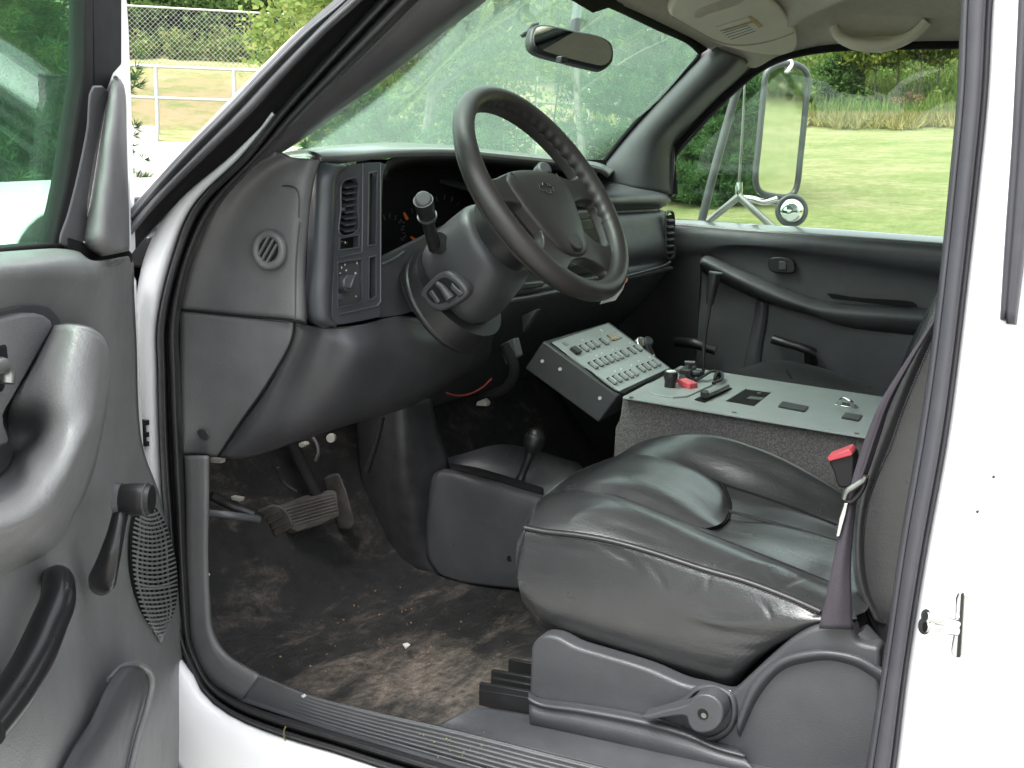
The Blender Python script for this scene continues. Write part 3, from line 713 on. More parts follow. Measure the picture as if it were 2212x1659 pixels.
# ---------------------------------------------------------------- B pillar
BI = [(2082, -60), (2078, 0), (2070, 200), (2052, 400), (2036, 560), (2010, 780), (1985, 948), (1947, 1171), (1913, 1411), (1874, 1659), (1855, 1790)]
BO = [(2150, -60), (2143, 0), (2132, 200), (2112, 400), (2094, 560), (2068, 780), (2045, 948), (1998, 1205), (1960, 1445), (1934, 1659), (1915, 1790)]
band('pillar_seal', BI, BO, [(-.05, .06), (0, .012), (.04, -.008), (.17, -.012), (.20, -.003), (.23, -.012), (.45, -.020), (.74, -.020), (.80, -.010), (.83, .004), (.88, -.006), (1.0, -.004), (1.02, .01)], M['pillar_seal'], P_, 60, .006)
BW = [(2460, -60), (2460, 0), (2460, 200), (2460, 400), (2460, 560), (2460, 780), (2460, 948), (2460, 1205), (2460, 1445), (2460, 1659), (2460, 1790)]
band('door_pillar', BO, BW, [(-.02, .02), (0, .004), (.04, -.018), (.10, -.024), (.30, -.024), (.45, -.030), (.60, -.045), (.9, -.05), (1, -.05)], M['white'], P_, 40, .01)
# rear rubber strip at the frame's edge
band('rear_door_seal', [(2202, -40), (2196, 100), (2186, 300), (2172, 500), (2160, 690)], [(2262, -40), (2252, 100), (2236, 300), (2220, 500), (2196, 702)], [(-.02, -.02), (0, -.04), (.25, -.05), (.3, -.042), (.6, -.056), (.9, -.05), (1.0, -.03)], M['pillar_seal'], P_, 30, .008)
tube('yellow_sealant', XS([(2142, 820), (2138, 960), (2130, 1130)], -.0345), .0011, M['yellow'], P_, 6, 12)
# striker
stk = prism('striker', XS(cr2([(2068, 1280), (2088, 1280), (2088, 1340), (2080, 1421), (2056, 1421), (2062, 1350)], 24, True), -.030), (.012, 0, 0), M['chrome'], P_, .002)
prism('striker_shim', XS([(2076, 1282), (2082, 1282), (2074, 1420), (2066, 1420)], -.0335), (.004, 0, 0), M['black'], stk)
tube('striker_post', [X(2066, 1348, -.034), X(2030, 1338, -.052), X(2000, 1332, -.060)], .0048, M['chrome'], stk, 10)
tube('striker_pin', [X(2064, 1362, -.034), X(2030, 1358, -.052), X(1998, 1354, -.062)], .0052, M['chrome'], stk, 10)
disc('striker_head', X(1997, 1352, -.060), (-.6, .5, .2), .0085, .005, M['chrome'], stk, 18)
disc('striker_tip', X(2000, 1330, -.058), (-.6, .5, .2), .0065, .004, M['chrome'], stk, 18)
for u, v in ((2111, 1106), (2146, 1031), (2068, 1760)):
    disc('paint_plug', X(u, v, -.034), (-1, 0, 0), .0014, .004, M['rubber'], P_, 10)
# ---------------------------------------------------------------- driver A-pillar trim inside
TW = [(1120, -70), (1052, 0), (960, 70), (857, 151), (760, 225), (669, 292), (596, 338)]
TS = [(975, -70), (905, 0), (820, 88), (735, 168), (650, 250), (590, 312), (540, 362)]
band('a_pillar_trim', TS, TW, [(-.06, .03), (0, .034), (.25, .045), (.7, .075), (.95, .13), (1.0, .16)], M['plastic'], P_, 40, .006, k=4, sm=True)

# ---------------------------------------------------------------- instrument panel
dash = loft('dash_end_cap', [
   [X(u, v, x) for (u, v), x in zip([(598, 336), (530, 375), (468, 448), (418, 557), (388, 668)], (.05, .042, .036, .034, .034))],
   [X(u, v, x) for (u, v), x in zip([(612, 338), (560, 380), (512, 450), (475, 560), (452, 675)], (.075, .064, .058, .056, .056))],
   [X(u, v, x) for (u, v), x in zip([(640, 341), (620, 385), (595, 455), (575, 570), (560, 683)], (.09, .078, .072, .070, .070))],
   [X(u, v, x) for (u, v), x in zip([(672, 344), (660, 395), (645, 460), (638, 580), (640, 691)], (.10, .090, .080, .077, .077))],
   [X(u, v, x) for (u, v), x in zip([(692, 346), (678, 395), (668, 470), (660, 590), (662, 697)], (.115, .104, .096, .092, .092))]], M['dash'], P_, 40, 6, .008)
# moulded outline of the access cover
tube('cover_line', [X(u, v, .0745) for u, v in [(545, 414)]]+[X(u, v, .0755) for u, v in [(590, 405), (625, 402), (640, 408), (646, 425), (646, 470)]], .0012, M['plastic2'], dash, 6, 40)
tube('cap_edge_line', XS([(648, 480), (640, 560), (638, 692)], .0765), .0010, M['plastic2'], dash, 6, 20)
# round side vent
vc = X(584, 540, .068); vn = Vector((-1, -.12, .08)).normalized(); va = vn.cross(Vector((0, 0, 1))).normalized(); vb = va.cross(vn).normalized()
vr = tube('side_vent', [vc+(va*math.cos(a)+vb*math.sin(a))*.0225+vn*.003 for a in np.linspace(0, 2*math.pi, 33)[:-1]], .0062, M['dash'], P_, 10, 48, True)
tube('vent_rim', [vc+(va*math.cos(a)+vb*math.sin(a))*.0275+vn*.002 for a in np.linspace(0, 2*math.pi, 33)[:-1]], .0015, M['plastic2'], vr, 6, 48, True)
disc('vent_hollow', vc+vn*.004, vn, .019, .004, M['matte'], vr, 32)
for k in (-1.0, 0, 1.0):
    c = vc+vn*.006+(va*.8+vb*.6)*(k*.0085); dr = (vb*.85-va*.53).normalized(); L = math.sqrt(.018**2-(k*.0085)**2)
    box('louvre', c, dr*L, vn*.002, dr.cross(vn)*.0016, M['dash'], vr, 0)
# lower dash: end panel and knee bolster, one soft fold down the corner
seam = [(637, 693), (636, 715), (628, 745), (574, 838), (520, 915), (473, 985)]
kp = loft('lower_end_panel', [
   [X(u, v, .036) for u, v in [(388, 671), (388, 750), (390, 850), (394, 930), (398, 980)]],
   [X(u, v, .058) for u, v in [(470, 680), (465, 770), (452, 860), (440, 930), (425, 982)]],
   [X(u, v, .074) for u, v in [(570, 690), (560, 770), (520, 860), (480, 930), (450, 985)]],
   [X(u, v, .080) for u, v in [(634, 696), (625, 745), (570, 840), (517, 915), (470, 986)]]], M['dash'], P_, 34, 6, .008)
tube('panel_seam', [X(u, v, .079) for u, v in [(636, 696), (634, 718), (626, 746), (572, 839), (518, 915), (472, 986)]], .0016, M['matte'], kp, 6, 40)
tube('upper_seam', [X(388, 669.5, .034), X(470, 678, .057), X(560, 686, .070), X(638, 694, .076), X(662, 699, .089)], .0016, M['matte'], kp, 6, 40)
ci = prism('clip_dent', XS(cr2([(426, 930), (440, 928), (450, 940), (446, 952), (432, 946)], 16, True), .0495), (.004, 0, 0), M['plastic2'], kp, .001)
yk = .985
kb = loft('knee_bolster', [
   [X(u, v, .082) for u, v in [(640, 697), (636, 720), (580, 838), (524, 915), (474, 988)]],
   [X(u, v, .098) for u, v in [(661, 702), (660, 735), (604, 860), (562, 930), (500, 992)]],
   [X(690, 706, .125), X(688, 750, .125), X(640, 862, .120), X(600, 930, .118), X(540, 990, .120)],
   [Y(760, 704, .995), Y(765, 760, .985), Y(735, 850, 1.02), Y(690, 915, 1.06), Y(640, 955, 1.11)],
   [Y(866, 682, 1.0), Y(866, 760, .985), Y(840, 845, 1.02), Y(805, 890, 1.06), Y(760, 916, 1.11)],
   [Y(950, 690, 1.0), Y(955, 760, .99), Y(940, 820, 1.02), Y(910, 855, 1.06), Y(880, 880, 1.11)],
   [Y(1050, 650, 1.0), Y(1060, 700, .99), Y(1062, 745, 1.02), Y(1055, 775, 1.06), Y(1030, 800, 1.11)]], M['plastic2'], P_, 34, 6, .01)
prism('access_clip', XS([(453, 990), (478, 992), (477, 1001), (455, 1000)], .088), (.01, 0, 0), M['dullwhite'], P_, .001)
# bezel: blue-grey side band and faceplate with real openings
FY = Vector((.2, 1.0, 1.4)); FN = Vector((-.10, -.99, .08)).normalized()
def FP(u, v, off=0.0): return PL(u, v, FY, FN, off)
def FS(pts, off=0.0): return [FP(u, v, off) for u, v in pts]
facel = [(822, 350), (800, 351), (772, 354), (750, 360), (737, 369), (730, 382), (727, 398), (725, 430), (722, 500), (719, 580), (717, 650), (717, 684), (720, 694), (727, 700), (738, 701), (790, 692)]
def dens(p, closed=True):
    out = []
    for i, q in enumerate(p):
        if not closed and i == len(p)-1: out.append(q); break
        r = p[(i+1) % len(p)]; out += [q]+([(q[0]+(r[0]-q[0])*t, q[1]+(r[1]-q[1])*t) for t in (.04, .5, .96)] if len(p) < 12 else [])
    return out
vent_hole = cr2([(737, 400), (742, 391), (771, 386), (772, 440), (771, 500), (735, 507), (736, 450)], 24, True)
slot1 = [(797, 374), (815, 370), (812, 528), (795, 532)]
lo_hole = [(734, 514), (775, 507), (775, 535), (733, 541)]
sw_hole = [(729, 567), (781, 559), (783, 648), (776, 655), (729, 666)]
slot2 = [(797, 556), (812, 552), (812, 640), (806, 646), (796, 648)]
fpl = plate('dash_bezel', FS(facel+[(823, 684), (824, 600), (823, 480), (828, 374), (836, 356)]), [FS(vent_hole), FS(slot1), FS(lo_hole), FS(sw_hole), FS(slot2)], .012, M['bezel'], P_, .0015)
band('bezel_side', [(692, 349), (682, 368), (676, 450), (670, 580), (667, 660), (674, 694), (700, 710)], [(752, 359), (731, 380), (725, 440), (720, 560), (717, 650), (718, 688), (730, 701)], [(-.16, 1.07), (-.04, 1.03), (.04, 1.016), (.25, 1.004), (.8, .992), (1.0, 1.0), (1.03, 1.01)], M['bezel'], P_, 60, .006, fn=Y, k=4, sm=True)
prism('bezel_well', FS([(728, 384), (822, 366), (818, 680), (722, 690)], -.022), FN*-.01, M['black'], fpl)
for hole, nm in ((vent_hole, 'vent_frame'), (lo_hole, 'switch_frame'), (sw_hole, 'switch_frame'), (slot1, 'slot_frame'), (slot2, 'slot_frame')):
    tube(nm, FS(dens(hole), .001), .0015, M['bezel'], fpl, 6, 120, True)
tube('bezel_rib', FS(dens([(784, 352), (784, 360), (783, 500), (782, 546), (733, 556)], False), .001), .0013, M['bezel'], fpl, 6, 60)
tube('bezel_outer_rib', FS(dens([(822, 352), (822, 480), (822, 600), (822, 652), (815, 661), (735, 679)], False), .001), .0016, M['bezel'], fpl, 6, 60)
av = empty('air_vent', vc, '', '') if False else None
for i in range(8):
    vv = 402+i*13.5
    box('vent_louvre', (FP(738, vv, -.010)+FP(768, vv-5, -.010))*.5, (FP(768, vv-5, -.010)-FP(738, vv, -.010))*.5, FN*.008+Vector((0, 0, -.003)), Vector((0, 0, .0011)), M['bezel'], fpl, 0)
box('vent_tab', FP(740, 452, -.001), (.004, 0, 0), (0, .003, 0), (0, 0, .0025), M['bezel'], fpl, .001)
prism('switch_plate', FS([(730, 568), (780, 560), (782, 646), (776, 653), (730, 664)], -.005), FN*-.006, M['panel_side'], fpl)
kn = disc('headlight_switch', FP(756, 612, .012), FN, .0125, .018, M['bezel'], P_, 28, .002)
box('switch_grip', FP(757, 609, .018), (Vector((.5, 0, .8)))*.011, FN*.007, Vector((.8, 0, -.5))*.0035, M['bezel'], kn, .0015)
disc('dimmer_knob', FP(737, 641, .000), FN, .0055, .008, M['bezel'], P_, 16, .001)
mk = MB()
for u, v, w_, h_ in ((738, 578, 3, 5), (745, 572, 3, 5), (735, 590, 5, 3), (771, 568, 2.5, 6), (733, 610, 2, 6), (734, 617, 5, 2), (768, 590, 5, 5), (769, 640, 3, 4), (748, 584, 5, 4)):
    c = FP(u, v, -.0042); mk.box(c, Vector((w_*.00030, 0, 0)), FN*.0004, Vector((0, 0, h_*.00030)))
mk.build('switch_marking', M['ivory'], fpl)
box('vent_slider', FP(744, 524, -.004), (.003, 0, 0), (0, .004, 0), (0, 0, .002), M['steel'], fpl, .001)
# cluster hollow behind the wheel
ch = loft('cluster_hood', [
   [FP(829, 378, -.002), FP(838, 357, -.002), FP(858, 345, -.002), FP(904, 337, -.002), FP(1000, 338, -.002), FP(1100, 348, -.002), FP(1210, 362, -.002), FP(1290, 378, -.002)],
   [Y(836, 395, 1.13), Y(845, 380, 1.13), Y(862, 372, 1.13), Y(904, 366, 1.13), Y(1000, 366, 1.13), Y(1100, 372, 1.13), Y(1210, 380, 1.13), Y(1285, 390, 1.13)]], M['black'], P_, 40, 3, .006)
clb = prism('gauge_cluster', YS([(800, 345), (1310, 345), (1310, 640), (800, 640)], 1.14), (0, .03, 0), M['matte'], P_)
gg = MB()
for cx, cy, r in ((842, 500, 30), (905, 492, 36), (960, 470, 40)):
    for k in range(11):
        a = math.radians(150+k*24)
        p = Y(cx+math.cos(a)*r, cy+math.sin(a)*r*1.1, 1.138)
        gg.box(p, Vector((math.cos(a), 0, -math.sin(a)))*.0045, Vector((0, .0008, 0)), Vector((math.sin(a), 0, math.cos(a)))*.001)
gg.build('gauge_ticks', M['rubber_lt'], clb)
for a, b in (((872, 459), (880, 474)), ((888, 512), (903, 523))):
    tube('gauge_needle', [Y(a[0], a[1], 1.134), Y(b[0], b[1], 1.130)], [.0022, .0032], M['orange'], clb, 8, 4)
plate('cluster_sill', [Y(823, 560, 1.0), Y(1000, 470, 1.0), Y(1010, 640, 1.0), Y(866, 680, 1.0), Y(823, 686, 1.0)], [], .01, M['plastic2'], P_)
tube('cluster_edge', [Y(822, 572, .996), Y(850, 560, .998), Y(872, 545, 1.0)], .003, M['bezel'], P_, 8)
# dash pad on top
tp = [[FP(u, v, .0) for u, v in [(690, 352), (730, 353), (771, 349), (850, 340), (971, 337), (1072, 345), (1207, 358), (1284, 369), (1312, 384)]],
      [Y(u, v, 1.03) for u, v in [(678, 345), (730, 340), (790, 334), (860, 331), (971, 331), (1072, 340), (1207, 353), (1290, 364), (1316, 380)]],
      [Y(u, v, 1.07) for u, v in [(668, 340), (720, 331), (803, 323), (871, 321), (971, 326), (1072, 336), (1207, 350), (1290, 361), (1318, 378)]],
      [Y(u, v, 1.30) for u, v in [(630, 339), (690, 333), (803, 330), (871, 330), (971, 335), (1072, 343), (1207, 354), (1290, 364), (1330, 372)]],
      [Y(u, v, 1.55) for u, v in [(600, 344), (690, 340), (803, 340), (871, 340), (971, 345), (1072, 350), (1207, 358), (1290, 368), (1330, 374)]]]
loft('dash_pad', tp, M['dashtop'], P_, 60, 5, .01)
# passenger side of the dash: pad, soft lip, face, glove box
sec = [(1370, 372, 1.25), (1390, 408, 1.06), (1390, 414, 1.03), (1390, 424, 1.005), (1390, 438, 1.0), (1390, 447, 1.012), (1390, 455, 1.03), (1390, 460, 1.012), (1390, 500, 1.0), (1390, 556, .992), (1390, 570, 1.004), (1390, 582, .992), (1390, 640, 1.04), (1390, 690, 1.12), (1390, 740, 1.2)]
yz = [(Y(a, b, c).y, Y(a, b, c).z) for a, b, c in sec]
loft('passenger_dash', [[Vector((x, y+.02*max(0, (x-1.35)/.15)**2, z)) for x in (.62, .8, 1.0, 1.2, 1.35, 1.43, 1.47)] for y, z in yz], M['plastic2'], P_, 20, 5, .008)
prism('dash_end', [Vector((1.47, y+.02, z)) for y, z in yz[1:-1]], (.03, 0, 0), M['plastic2'], P_)
pv = tube('passenger_vent', YS([(1440, 462), (1453, 460), (1456, 510), (1455, 552), (1441, 556), (1439, 510)], .998), .004, M['plastic2'], P_, 8, 50, True)
prism('vent_hollow', YS([(1441, 466), (1452, 464), (1454, 550), (1442, 553)], .994), (0, .004, 0), M['matte'], pv)
for i in range(6):
    box('louvre', Y(1448, 475+i*14, .992), (.018, 0, 0), (0, .004, .002), (0, 0, .0016), M['bezel'], pv, 0)
# centre stack behind the wheel: radio and heater faces
cs = prism('centre_stack', YS([(1080, 460), (1312, 450), (1316, 590), (1240, 640), (1090, 660)], .995), (0, .05, 0), M['plastic2'], P_, .006)
prism('radio_face', YS([(1235, 478), (1300, 470), (1303, 520), (1240, 530)], .982), (0, .006, 0), M['black'], cs, .002)
prism('heater_face', YS([(1225, 560), (1308, 545), (1310, 585), (1228, 598)], .982), (0, .006, 0), M['black'], cs, .002)
for a, b in (((1240, 498), (1300, 490)), ((1230, 575), (1306, 562)), ((1235, 470), (1306, 462))):
    tube('trim_line', [Y(*a, .980), Y(*b, .980)], .0014, M['bezel'], cs, 6, 6)
as_ = prism('ashtray', YS([(1112, 612), (1178, 606), (1176, 620), (1120, 627)], .980), (0, .02, 0), M['plastic2'], P_, .004)
tube('dash_lower_lip', YS([(1040, 655), (1120, 646), (1195, 632), (1250, 622), (1340, 603), (1450, 580)], .990), .006, M['plastic2'], P_, 10)
tube('glovebox_edge', YS([(1330, 602), (1390, 587), (1436, 573), (1448, 566)], .985), .003, M['bezel'], P_, 8)

# ---------------------------------------------------------------- steering column and wheel
WC = Vector((.3530, .7765, 1.4569)); WN = Vector((-.01305, -.82453, .56566)).normalized()
WA = Vector((0, 0, 1)).cross(WN).normalized(); WA = -WA if WA.x < 0 else WA          # to the driver's right
WB = WN.cross(WA).normalized(); WB = -WB if WB.z < 0 else WB                        # up the wheel face
def WP(a, b, off=0.0): return WC+WA*a+WB*b+WN*off
def WU(u, v, off=0.0): return PL(u, v, WC, WN, off)
nrim = 416
rimpts = [WP(math.sin(2*math.pi*i/nrim)*.172, math.cos(2*math.pi*i/nrim)*.172) for i in range(nrim)]
V = []; Fc = []; nn = 18
for i in range(nrim):
    a = 2*math.pi*i/nrim; c = rimpts[i]; rad = (c-WC).normalized()
    grip = .5+.5*math.cos(a*52)
    for j in range(nn):
        q = 2*math.pi*j/nn; ca, sa = math.cos(q), math.sin(q)
        inner = max(0, -ca*.80-sa*.60)**1.5
        r = .0156*(1+.17*inner*(grip-.4)*(1 if math.cos(a) > -.35 else 0))
        V.append(c+rad*ca*r*.98+WN*sa*r*1.05)
for i in range(nrim):
    for j in range(nn):
        k = (i+1) % nrim; l = (j+1) % nn
        Fc.append((i*nn+j, k*nn+j, k*nn+l, i*nn+l))
sw = link('steering_wheel', mesh_from(V, Fc, True, 'rim'), M['wheel'], P_)
# spider: one moulded plate with four openings between hub and rim
def arc(a0, a1, r, n): return [(r*math.cos(math.radians(a0+(a1-a0)*i/(n-1))), r*math.sin(math.radians(a0+(a1-a0)*i/(n-1)))) for i in range(n)]
def mir(p): return [(-a, b) for a, b in reversed(p)]
top_g = arc(12, 168, .157, 26)+cr2([(-.150, .030), (-.118, .027), (-.086, .034), (-.05, .041), (0, .043), (.05, .041), (.086, .034), (.118, .027), (.150, .030)], 21)
right_g = cr2([(.100, -.014), (.140, -.013), (.1555, -.018), (.152, -.045), (.143, -.070), (.130, -.090), (.112, -.096), (.088, -.088), (.066, -.066), (.070, -.042), (.082, -.020)], 34, True)
bot_g = cr2([(-.050, -.128), (-.020, -.116), (0, -.114), (.020, -.116), (.050, -.128), (.066, -.140), (.054, -.148), (.030, -.154), (0, -.1565), (-.030, -.154), (-.054, -.148), (-.066, -.140)], 34, True)
spider = plate('wheel_spider', [WP(a, b, -.004) for a, b in arc(0, 354, .172, 60)], [[WP(a, b, -.004) for a, b in g] for g in (top_g, right_g, mir(right_g), bot_g)], .020, M['wheel'], sw, .0075)
spider.modifiers['bevel'].segments = 4; spider.data.shade_smooth()
pad = [(-.088, .024), (-.074, .035), (-.05, .040), (0, .042), (.05, .040), (.074, .035), (.088, .024), (.084, -.012), (.070, -.05), (.056, -.078), (.040, -.100), (.018, -.110), (-.018, -.110), (-.040, -.100), (-.056, -.078), (-.070, -.05), (-.084, -.012)]
pc = cr2(pad, 64, True)
rails_ = [[WP(a*s, (b+.034)*s-.034, h) for a, b in pc] for s, h in ((1.0, -.02), (1.0, -.007), (.985, -.003), (.93, .000), (.8, .003), (.5, .005), (.02, .006))]
V, Fc = grid(rails_, close_u=True); Fc = [f[::-1] for f in Fc] if facing(V, Fc) < 0 else Fc
link('horn_pad', mesh_from(V, Fc, True, 'pad'), M['wheel'], sw)
for s in (-1, 1):
    tube('pad_groove', [WP(s*a, b, h) for a, b, h in ((.070, .034, -.0005), (.066, .016, .0014), (.070, -.004, .0012), (.078, -.020, -.0015))], .0014, M['black'], sw, 6, 24)
disc('wheel_button', WP(0, -.083, .0045), WN, .021, .010, M['wheel'], sw, 28, .003)
tube('wheel_button_ring', [WP(.0215*math.cos(t), -.083+.0215*math.sin(t), .0022) for t in np.linspace(0, 6.2832, 25)[:-1]], .0012, M['black'], sw, 6, 40, True)
# embossed cross-shaped badge
bo = [(-.017, .0035), (-.0065, .0035), (-.0055, .0065), (.0075, .0065), (.0065, .0035), (.017, .0035), (.015, -.0035), (.0055, -.0035), (.0045, -.0065), (-.0085, -.0065), (-.0075, -.0035), (-.019, -.0035)]
tube('wheel_badge', [WP(a*1.15, b*1.3+.004, .0058) for a, b in bo], .0008, M['bezel'], sw, 6, 60, True)
# column: shroud with tilt lever and ignition side
def colp(s, a, b): return WC-WN*s+WA*a+WB*b
rows = []
for s, ra, rb, cb in ((.098, .050, .046, -.010), (.104, .066, .060, -.014), (.112, .0705, .067, -.017), (.135, .072, .073, -.022), (.165, .071, .077, -.027), (.195, .068, .078, -.032), (.222, .056, .070, -.034), (.236, .042, .056, -.034)):
    rows.append([colp(s, ra*math.copysign(abs(math.cos(q))**.7, math.cos(q)), cb+rb*math.copysign(abs(math.sin(q))**.75, math.sin(q))) for q in np.linspace(0, 2*math.pi, 41)[:-1]])
R_ = [list(x) for x in zip(*[cr([rows[i][j] for i in range(len(rows))], 32) for j in range(40)])]
V, Fc = grid(R_, close_u=True); Fc = [f[::-1] for f in Fc] if facing(V, Fc) < 0 else Fc
shroud = link('column_shroud', mesh_from(V, Fc, True, 'shroud'), M['column'], P_)
tube('switch_housing', [colp(.022, 0, -.012), colp(.04, 0, -.012), colp(.075, 0, -.012), colp(.11, 0, -.014)], [.046, .060, .062, .061], M['black'], shroud, 36, 12)
disc('stalk_opening', X(946, 524, .2835), (-.94, -.25, .2), .0165, .003, M['matte'], shroud, 24)
dc = colp(.225, 0, -.046)
tube('column_boot', [colp(.215, 0, -.046), colp(.25, 0, -.05)], [.088, .094], M['black'], shroud, 32, 3)
tube('column_ring', [colp(.245, .088*math.cos(q), -.050+.088*math.sin(q)) for q in np.linspace(0, 2*math.pi, 33)[:-1]], .007, M['black'], P_, 10, 60, True)
# stalks on the column
stb = X(940, 536, .29); stt = X(914, 432, .215)
st = tube('signal_stalk', [stb, stb.lerp(stt, .5)+Vector((-.003, 0, .002)), stt], [.0105, .0095, .0105], M['black'], P_, 14, 16)
dv = (stt-stb).normalized(); sc_ = Vector((-.75, -.55, .35)).normalized()
tube('stalk_knob', [stb.lerp(stt, .62), stt-dv*.0], [.0125, .0150], M['black'], st, 18, 4)
tube('stalk_ring', [stb.lerp(stt, .66), stb.lerp(stt, .69)], [.0152, .0152], M['bezel'], st, 18, 3)
disc('stalk_cap', stt+sc_*.004+Vector((0, 0, .002)), (dv*.5+sc_*.6), .0125, .010, M['rubber_lt'], st, 22, .003)
tl = prism('tilt_lever_recess', XS(cr2([(905, 636), (912, 622), (950, 588), (966, 586), (1004, 616), (1010, 632), (998, 648), (950, 672), (934, 668)], 40, True), .2665), (.02, 0, 0), M['column'], P_, .006, 3)
prism('recess_hollow', XS(cr2([(920, 634), (928, 622), (954, 600), (966, 600), (992, 622), (992, 634), (950, 656), (936, 654)], 30, True), .2655), (.004, 0, 0), M['matte'], tl, .001)
tube('tilt_lever', XS([(944, 612), (956, 622), (968, 638), (974, 646)], .262), [.004, .006, .008], M['plastic2'], tl, 12, 16)
prism('recess_lip', XS([(924, 632), (932, 626), (950, 652), (942, 658)], .263), (.006, 0, 0), M['column'], tl, .002)
prism('recess_lip', XS([(974, 610), (984, 620), (1000, 634), (990, 642), (972, 624)], .263), (.006, 0, 0), M['column'], tl, .002)
hz = disc('hazard_knob', X(1178, 362, .40), (-.4, -.7, .5), .0125, .02, M['plastic'], P_, 22, .004)
tube('hazard_stem', [X(1178, 366, .40), X(1170, 395, .41)], .008, M['black'], hz, 12, 3)
# hang tag stuck under the rim
tgm = prism('rim_tag', [WU(u, v, -.022) for u, v in ((1332, 620), (1352, 606), (1346, 625), (1330, 648), (1298, 656), (1300, 650))], WN*-.002, M['ivory'], P_)
prism('orange_tab', [WU(u, v, -.020) for u, v in ((1346, 603), (1356, 600), (1355, 609), (1346, 611))], WN*-.003, M['orange'], tgm)

# ---------------------------------------------------------------- windshield, header, headliner
WSN = None
cowlL = X(560, 350, .10); headL = X(1070, -40, .16)
ws_rails = [[X(560, 352, .06), X(690, 356, .30), Y(880, 360, 1.45), Y(1080, 366, 1.45), Y(1230, 372, 1.40), X(1290, 380, 1.40)],
            [X(857, 151, .12), X(930, 170, .30), Vector((.62, 1.10, 1.70)), Vector((.90, 1.10, 1.70)), Vector((1.15, 1.07, 1.70)), X(1440, 220, 1.42)],
            [X(1110, -60, .17), X(1150, -50, .35), X(1240, -40, .60), X(1338, 14, .88), X(1430, 52, 1.15), X(1516, 100, 1.38)]]
loft('windshield', ws_rails, M['windshield'], P_, 30, 8, 0)
hd = band('windshield_border', [(1180, -60), (1258, -30), (1338, 8), (1420, 46), (1500, 86), (1530, 106)], [(1180, -40), (1258, -8), (1338, 26), (1418, 64), (1488, 96), (1512, 118)], [(0, .0), (1, .004)], M['matte'], P_, 30, .003,
          fn=lambda u, v, d: X(u, v, .30+(u-1150)/(1530-1150)*1.09+d))
prism('mirror_shade_tab', [X(u, v, .30+(u-1150)/380*1.09-.004) for u, v in ((1200, -20), (1279, 27), (1316, 15), (1350, 20), (1340, 0), (1250, -40))], (.004, 0, 0), M['matte'], P_)
def hx(u): return .30+(u-1150)/(1530-1150)*1.09
hl = [
  [X(1150, -78, .30), X(1258, -32, hx(1258)), X(1338, 8, hx(1338)), X(1420, 46, hx(1420)), X(1500, 88, 1.31), X(1540, 110, 1.40), X(1590, 128, 1.44), X(1628, 147, 1.47), X(1680, 122, 1.5), X(1753, 102, 1.5), X(1828, 94, 1.5), X(1950, 90, 1.5), X(2069, 88, 1.5), X(2300, 84, 1.5)],
]
r0 = hl[0]
def inset(p, k, dz, dy):
    c = Vector((.72, .1, 0)); q = p.copy(); q.x += (c.x-p.x)*k; q.y += (c.y-p.y)*dy; q.z += dz; return q
hl.append([inset(p, .035, .022, .03) for p in r0])
hl.append([inset(p, .10, .050, .09) for p in r0])
hl.append([inset(p, .22, .078, .20) for p in r0])
hl.append([inset(p, .45, .095, .42) for p in r0])
hl.append([inset(p, .75, .10, .72) for p in r0])
liner = loft('headliner', hl, M['headliner'], P_, 90, 5, .01)
# sun visor on the passenger side
VPN = None
va_, vb_, vd_ = X(1445, 30, 1.02), X(1623, 115, 1.38), X(1723, 92, 1.46)
vis_o = [(1446, 30), (1490, 62), (1551, 95), (1590, 108), (1623, 115), (1660, 120), (1694, 119), (1716, 110), (1723, 97), (1720, 68), (1700, 34), (1678, 10), (1640, -20), (1560, -40), (1480, -20)]
vn_ = (vb_-va_).cross(vd_-va_).normalized(); vn_ = -vn_ if vn_.dot(CAM-va_) < 0 else vn_
def VP(u, v, off=0.0): return PL(u, v, va_, vn_, off)
vis = prism('sun_visor', [VP(u, v, .012) for u, v in cr2(vis_o, 60, True)], vn_*-.018, M['visor'], P_, .007, 3)
tube('visor_seam', [VP(u, v, .0125) for u, v in cr2([(1448, 34), (1500, 64), (1556, 92), (1600, 98), (1650, 92), (1692, 80), (1716, 70)], 30)], .0015, M['headliner'], vis, 6, 40)
prism('vanity_slot', [VP(u, v, .0145) for u, v in cr2([(1500, 30), (1530, 14), (1600, -8), (1612, -4), (1600, 8), (1530, 32), (1512, 40), (1502, 40)], 30, True)], vn_*-.008, M['headliner'], vis, .003)
lb = prism('warning_label', [VP(u, v, .0138) for u, v in ((1547, 59), (1623, 36), (1648, 57), (1579, 83))], vn_*-.0012, M['paper'], vis)
prism('label_stripe', [VP(u, v, .0146) for u, v in ((1616, 38), (1623, 36), (1648, 57), (1640, 60))], vn_*-.0008, M['amber'], vis)
prism('label_stripe', [VP(u, v, .0146) for u, v in ((1562, 65), (1634, 43), (1637, 46), (1565, 68))], vn_*-.0008, M['amber'], vis)
lm = MB()
for i in range(5):
    a = (1556+i*5.5, 61+i*4.6+6); b = (1612+i*5.0, 44+i*4.2+6)
    p, q = VP(*a, .0144), VP(*b, .0144); lm.box((p+q)/2, (q-p)/2, vn_*.0004, vn_.cross(q-p).normalized()*.0008)
lm.build('label_text', M['rubber_lt'], vis)
